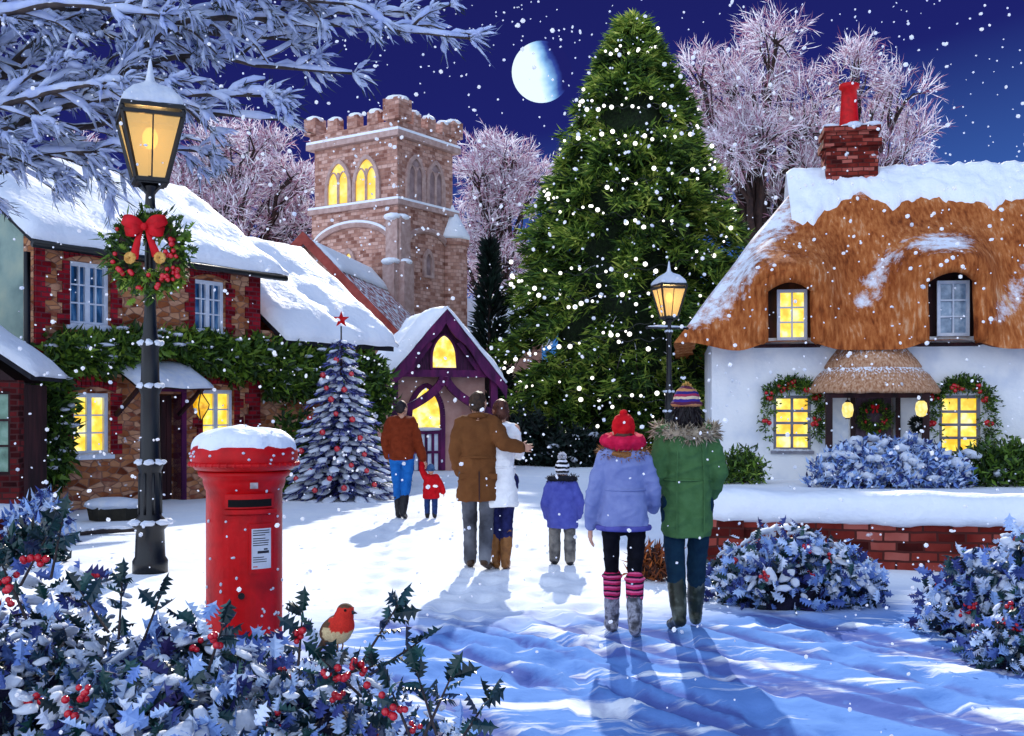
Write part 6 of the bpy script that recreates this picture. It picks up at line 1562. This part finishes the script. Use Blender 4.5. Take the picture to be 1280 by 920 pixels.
# toddler
p = Person('toddler in red jacket and blue knitted hat holding a hand', -1.19, 16.1, .80, 0, 1.12, 0, True)
p.body([((-.135, .03, .70), (-.135, .055, .80)), ((.15, -.02, .47), (.175, .02, .38))], std_legs(p, (-.01, .03, 0, -.01, .03, 0, 5, 0), (.012, -.01, 0, .015, -.05, .01, 5, 0)), (1, 1), (.9, .5), ((-.05, 0, 1), None), .006)
p.coat(cloth('red_jacket', ['#a00c14', '#cc1420']), [(.28, .12, .1), (.32, .125, .105), (.45, .115, .098), (.57, .105, .09), (.62, .07, .06)], (.115, .1, .09), 'jacket', (.13, .05, .12), .02, .009)
p.trousers(cloth('child_jeans', ['#1c2850', '#2c4478']), (.12, .1, .085), .9); p.boots(BOOTBLACK, .3, (.085, .08))
mb = MB(); mb.ell(p.hc + V((0, -.004, .02)), (p.hr[0] * 1.2, p.hr[1] * 1.16, p.hr[2] * .98), 3); mb.tube([p.hc + V((p.hr[0] * 1.2 * cos(a), p.hr[1] * 1.18 * sin(a), -.004)) for a in [i * pi / 10 for i in range(21)]], .011, 7); mb.build('hat', cloth('blue_hat', ['#2c4468', '#4a6890'], bscale=120, bdist=.006), p.t, True)

# couple in the middle
p = Person('man in long brown coat with his arm round a woman in white', -.34, 11.0, 1.79, radians(2), 1.0, -.25)
p.body([((-.225, -.03, 1.17), (-.19, .12, .95)), ((.26, -.17, 1.25), (.42, -.12, 1.21))], std_legs(p, (.02, .10, 0, .02, .14, .0, 6, 0), (-.02, -.0, -.01, -.03, -.16, .045, 14, -.01)), (0, 1), (.5, .35), (None, (.8, .5, -.02)), .007)
p.coat(cloth('brown_coat', ['#633c20', '#704626'], scale=9), [(.68, .205, .155), (.72, .212, .16), (.95, .196, .15), (1.15, .185, .14), (1.34, .196, .142), (1.43, .165, .125), (1.495, .09, .085)], (.084, .074, .058), 'coat', None, .015)
mb = MB(); mb.tube([(.085 * cos(a), .01 + .08 * sin(a), 1.515 - .02 * sin(a)) for a in [i * pi / 12 for i in range(25)]], .028, 8); mb.build('collar', bpy.data.materials['brown_coat'], p.t, True)
for x_ in (-.13, .13):
    mb = MB(); mb.bar((x_ - .06, -.125, .93), (x_ + .06, -.125, .93), .02, .05); mb.build('pocket_flap', bpy.data.materials['brown_coat'], p.t)
mb = MB(); mb.tube([(.196 * cos(a), .151 * sin(a), 1.12) for a in [pi * 1.2 + .6 * pi * i / 12 for i in range(13)]], .013, 6); mb.build('half_belt', bpy.data.materials['brown_coat'], p.t, True)
mb = MB(); mb.tube([(.012, -.178, .70), (.01, -.172, .98)], .006, 5); mb.build('back_vent', DARKWOOD, p.t)
p.trousers(cloth('grey_trousers', ['#2a2a30', '#5c5e66', '#808288'], scale=3), (.088, .072, .064), 1.04); p.boots(mat('brown_shoe', ['#2a1a12', '#46301e'], rough=.4), .06, (.05, .05), 'shoe'); p.hair(SHORTHAIR, [(0, -.015, .02, .082, .098, .098), (0, -.03, -.025, .076, .075, .07)], tufts=400, tl=.02)

p = Person('woman in knee length white coat, navy leggings and brown boots', -.115, 11.06, 1.72, 0, .9, .2)
p.body([((-.14, .16, 1.15), (-.05, .26, 1.2)), ((.185, .1, 1.14), (.09, .25, 1.18))], std_legs(p, (.05, .02, 0, .05, .02, .0, 4, 0), (-.03, -.02, 0, -.045, -.06, .01, 6, 0)), (0, 0))
p.coat(cloth('white_coat', [(.80, .80, .82), (.9, .9, .9)]), [(.62, .172, .145), (.66, .182, .15), (.85, .17, .14), (1.02, .142, .118), (1.2, .152, .12), (1.34, .145, .11), (1.43, .075, .07)], (.066, .06, .05), 'coat', (.08, .01, .05), .012)
mb = MB(); mb.tube([(.148 * cos(a), .122 * sin(a), 1.02) for a in [i * pi / 16 for i in range(33)]], .012, 6); mb.build('belt', bpy.data.materials['white_coat'], p.t, True)
p.trousers(cloth('navy_leggings', ['#14163a', '#262a5a']), (.085, .062, .05), .8, 'leggings'); p.boots(mat('brown_boot', ['#5a3416', '#8a5a2c', '#6a421e'], rough=.5, scale=9, bump=.2), .74, (.064, .05)); p.hair(BROWNHAIR, [(0, -.01, .015, .082, .098, .1), (0, -.075, .05, .05, .045, .05), (0, -.03, -.03, .078, .078, .08)], tufts=500, tl=.03)

# small boy
p = Person('boy in blue parka with a black and white pompom hat', .52, 11.35, 1.10, radians(-3), 1.15, 0, True)
p.body([((-.175, -.03, .63), (-.15, .08, .49)), ((.175, -.03, .63), (.16, .09, .49))], std_legs(p, (-.015, .01, 0, -.02, .0, 0, 10, 0), (.015, -.01, 0, .02, -.04, 0, 10, 0)), (0, 0), voxel=.007)
p.coat(cloth('blue_parka', ['#464c9c', '#565eae']), [(.375, .155, .13), (.4, .162, .135), (.6, .155, .128), (.75, .145, .118), (.82, .115, .095), (.865, .07, .07)], (.1, .092, .075), 'parka', (.165, .06, .15), .018, .01)
p.fur(mat('black_fur', ['#08080c', '#1c1c28'], island=True), [(.13 * cos(a), .012 - .085 * sin(a), .875 + .012 * sin(a)) for a in [pi * i / 10 for i in range(11)]], .03, 260, .04)
p.trousers(cloth('grey_child_trousers', ['#38363c', '#6a6866', '#8a8680'], scale=12), (.12, .1, .092), 1.0); p.boots(BOOTBLACK, .16, (.08, .075))
mb = MB(); mb.ell(p.hc + V((0, -.004, .018)), (p.hr[0] * 1.16, p.hr[1] * 1.13, p.hr[2] * 1.02), 3); ht = mb.build('hat', stripes('black_white_knit', ['#0c0c14', '#e4e4ee'], 2, 22, wob=.03), p.t, True)
mb = MB(); R2 = random.Random(3); pc_ = p.hc + V((0, 0, p.hr[2] * 1.1 + .03))
for i in range(260): d = rnd_dir(R2); mb.blade(pc_ + d * .012, d, perp(d, R2), .042, .012)
mb.build('pompom', mat('white_wool', ['#c8c8d4', '#f0f0f6'], island=True), ht)

# woman in the red hat
p = Person('woman in pale blue coat, red hat and pink striped socks', .785, 7.72, 1.63, radians(-2), .98, 0); p.t.scale = (.955,) * 3
p.body([((-.222, -.03, 1.04), (-.242, .05, .80)), ((.215, .0, 1.06), (.225, .14, .92))], std_legs(p, (.015, .10, 0, .012, .16, .0, 8, 0), (-.012, .0, -.01, -.02, -.17, .05, 8, -.01)), (1, 0), (.45, .5), ((-.02, .12, -1), None), .006)
p.coat(cloth('pale_blue_coat', ['#7681b2', '#858fbc']), [(.79, .182, .145), (.83, .187, .15), (1.0, .165, .135), (1.14, .156, .122), (1.26, .165, .125), (1.335, .14, .105), (1.40, .08, .07)], (.072, .066, .052), 'coat', (.135, .09, .14), .014)
mb = MB(); mb.tube([(.164 * cos(a), .13 * sin(a), 1.08) for a in [i * pi / 16 for i in range(33)]], .008, 5); mb.build('waist_cord', bpy.data.materials['pale_blue_coat'], p.t, True)
mb = MB(); mb.tube([(.187 * cos(a), .15 * sin(a), .80) for a in [i * pi / 16 for i in range(33)]], .022, 7); mb.build('coat_hem', cloth('purple_hem', ['#4a4a90', '#6060ac']), p.t, True)
p.fur(mat('ginger_fur', ['#4a2a16', '#8a5a30', '#b8844c'], island=True), [(.155 * cos(a), .03 - .13 * sin(a), 1.36 - .03 * sin(a)) for a in [pi * i / 12 for i in range(13)]], .03, 600, .042)
mb = MB(); mb.tube([(.118 * cos(a), .012 + .1 * sin(a), 1.43 + .012 * sin(a)) for a in [i * pi / 12 for i in range(25)]], .056, 9); mb.fused('scarf', cloth('pink_scarf', ['#b00c34', '#e02850'], bscale=90, bdist=.006), p.t, .01, 2, .01, 14)
p.trousers(cloth('black_leggings', ['#08080e', '#16161e']), (.078, .058, .048), .55, 'leggings')
for (hp, kn, an, toe) in p.legs:
    kn, an = V(kn), V(an); a, b = kn.lerp(an, .10), kn.lerp(an, .46); mb = MB(); mb.chain([a, b], [.068, .064]); mb.tube([a + V((.066 * cos(q), .066 * sin(q), 0)) for q in [i * pi / 8 for i in range(17)]], .014, 6); mb.build('striped_sock', stripes('pink_stripes', ['#c02858', '#e0608c', '#2a1428'], 2, 24, wob=.02), p.t, True)
p.boots(mat('mottled_boot', ['#16161c', '#4a4a52', '#9a9aa4', '#2a2a30'], scale=16, rough=.5, bump=.3, snow=1.35), .58, (.062, .056))
mb = MB(); mb.ell(p.hc + V((0, -.006, .028)), (.086, .1, .108), 3); ht = mb.fused('hat', cloth('red_knit', ['#b00818', '#d81c24'], bscale=90, bdist=.006), p.t, .008, 1, .006, 18); mb = MB(); mb.ell(p.hc + V((0, -.008, .137)), (.03, .03, .022), 2); mb.build('hat_top', bpy.data.materials['red_knit'], ht, True)
p.hair(BROWNHAIR, [(0, -.02, -.05, .08, .085, .075)], tufts=150)

# tall one in the green parka
p = Person('person in long green parka with fur hood and striped knitted hat', 1.255, 7.88, 1.77, radians(1), 1.0, 0); p.t.scale = (.97,) * 3
p.body([((-.225, .0, 1.14), (-.17, .17, 1.02)), ((.232, -.03, 1.15), (.19, .14, .98))], std_legs(p, (.012, .0, -.01, .015, -.15, .045, 10, -.01), (-.01, .09, 0, -.005, .15, .0, 8, 0)), (0, 0))
p.coat(cloth('green_parka', ['#42663a', '#4e7446']), [(.68, .178, .15), (.72, .185, .155), (.95, .176, .148), (1.15, .17, .142), (1.33, .176, .142), (1.42, .16, .125), (1.48, .1, .09)], (.082, .074, .06), 'parka', (.15, .10, .15), .015)
p.fur(mat('beige_fur', ['#6a5a46', '#a4927a', '#d0c2aa'], island=True), [(.19 * cos(a), .05 - .155 * sin(a), 1.46 - .03 * sin(a)) for a in [pi * i / 14 for i in range(15)]], .05, 1100, .06)
for x_ in (-.1, .1): MB().tube([(x_, -.158, .72), (x_, -.152, 1.1), (x_ * .9, -.14, 1.36)], .005, 5).build('back_seam', bpy.data.materials['green_parka'], p.t)
mb = MB(); mb.tube([(.184 * cos(a), .148 * sin(a), 1.1) for a in [i * pi / 16 for i in range(33)]], .008, 5); mb.build('waist_seam', bpy.data.materials['green_parka'], p.t, True)
p.trousers(cloth('teal_trousers', ['#10283a', '#183444']), (.092, .074, .064), .55); p.boots(mat('green_wellington', ['#10140e', '#283024', '#6a7064'], scale=9, rough=.35, snow=1.4), .7, (.066, .054))
p.hair(DARKHAIR, [(0, -.02, -.03, .088, .095, .09), (0, -.06, -.10, .095, .06, .075)], tufts=900, tl=.07, tw_=.007)
mb = MB(); mb.ell(p.hc + V((0, -.006, .045)), (.098, .112, .112), 3); mb.tube([p.hc + V((.097 * cos(a), -.006 + .111 * sin(a), .02)) for a in [i * pi / 12 for i in range(25)]], .02, 8); ht = mb.fused('hat', stripes('striped_knit', ['#c08458', '#5a2440', '#3c2c80', '#d8c0a0', '#a03050', '#2c2870'], 2, 8.5, wob=.03), p.t, .008, 1, .004, 20)
mb = MB()
for i in range(60): d = rnd_dir(R2); d.z = abs(d.z); mb.blade(p.hc + V((0, -.006, .15)) + d * .008, d, perp(d, R2), .035, .012)
mb.build('pompom', mat('amber_wool', ['#c08a40', '#e8c878'], island=True), ht)

# ------------------------------------------------------------------ falling snow
fs = MB(); R = random.Random(77)
for i in range(3600):
    d = 3.4 + 21 * R.random() ** 1.25; x = R.uniform(-.62, .62) * d; z = R.uniform(.1, 1.62 + .45 * d)
    if z < .15: continue
    r_ = d * R.choice((.0005, .0006, .0007, .0008, .0009, .0012, .0019)) + .0015
    fs.ell((x, d, z), (r_ * R.uniform(.6, 1.2), r_, r_ * R.uniform(.6, 1.4)), 1, Euler((R.uniform(0, 3), R.uniform(0, 3), 0)).to_matrix())
o = fs.build('falling_snow', mat('snowflake', (.95, .96, 1), rough=.9, trans=.55), None, True); o['kind'] = 'stuff'
# snow caught in leaves and on boughs lies in patches nobody could count
for o in bpy.data.objects:
    st = o.name.split('.')[0]
    if o.parent is not None and o.type == 'MESH' and st in ('snow', 'snow_flecks', 'ring_snow', 'strands', 'fur') and len(o.data.vertices) > 250:
        o['kind'] = 'stuff'
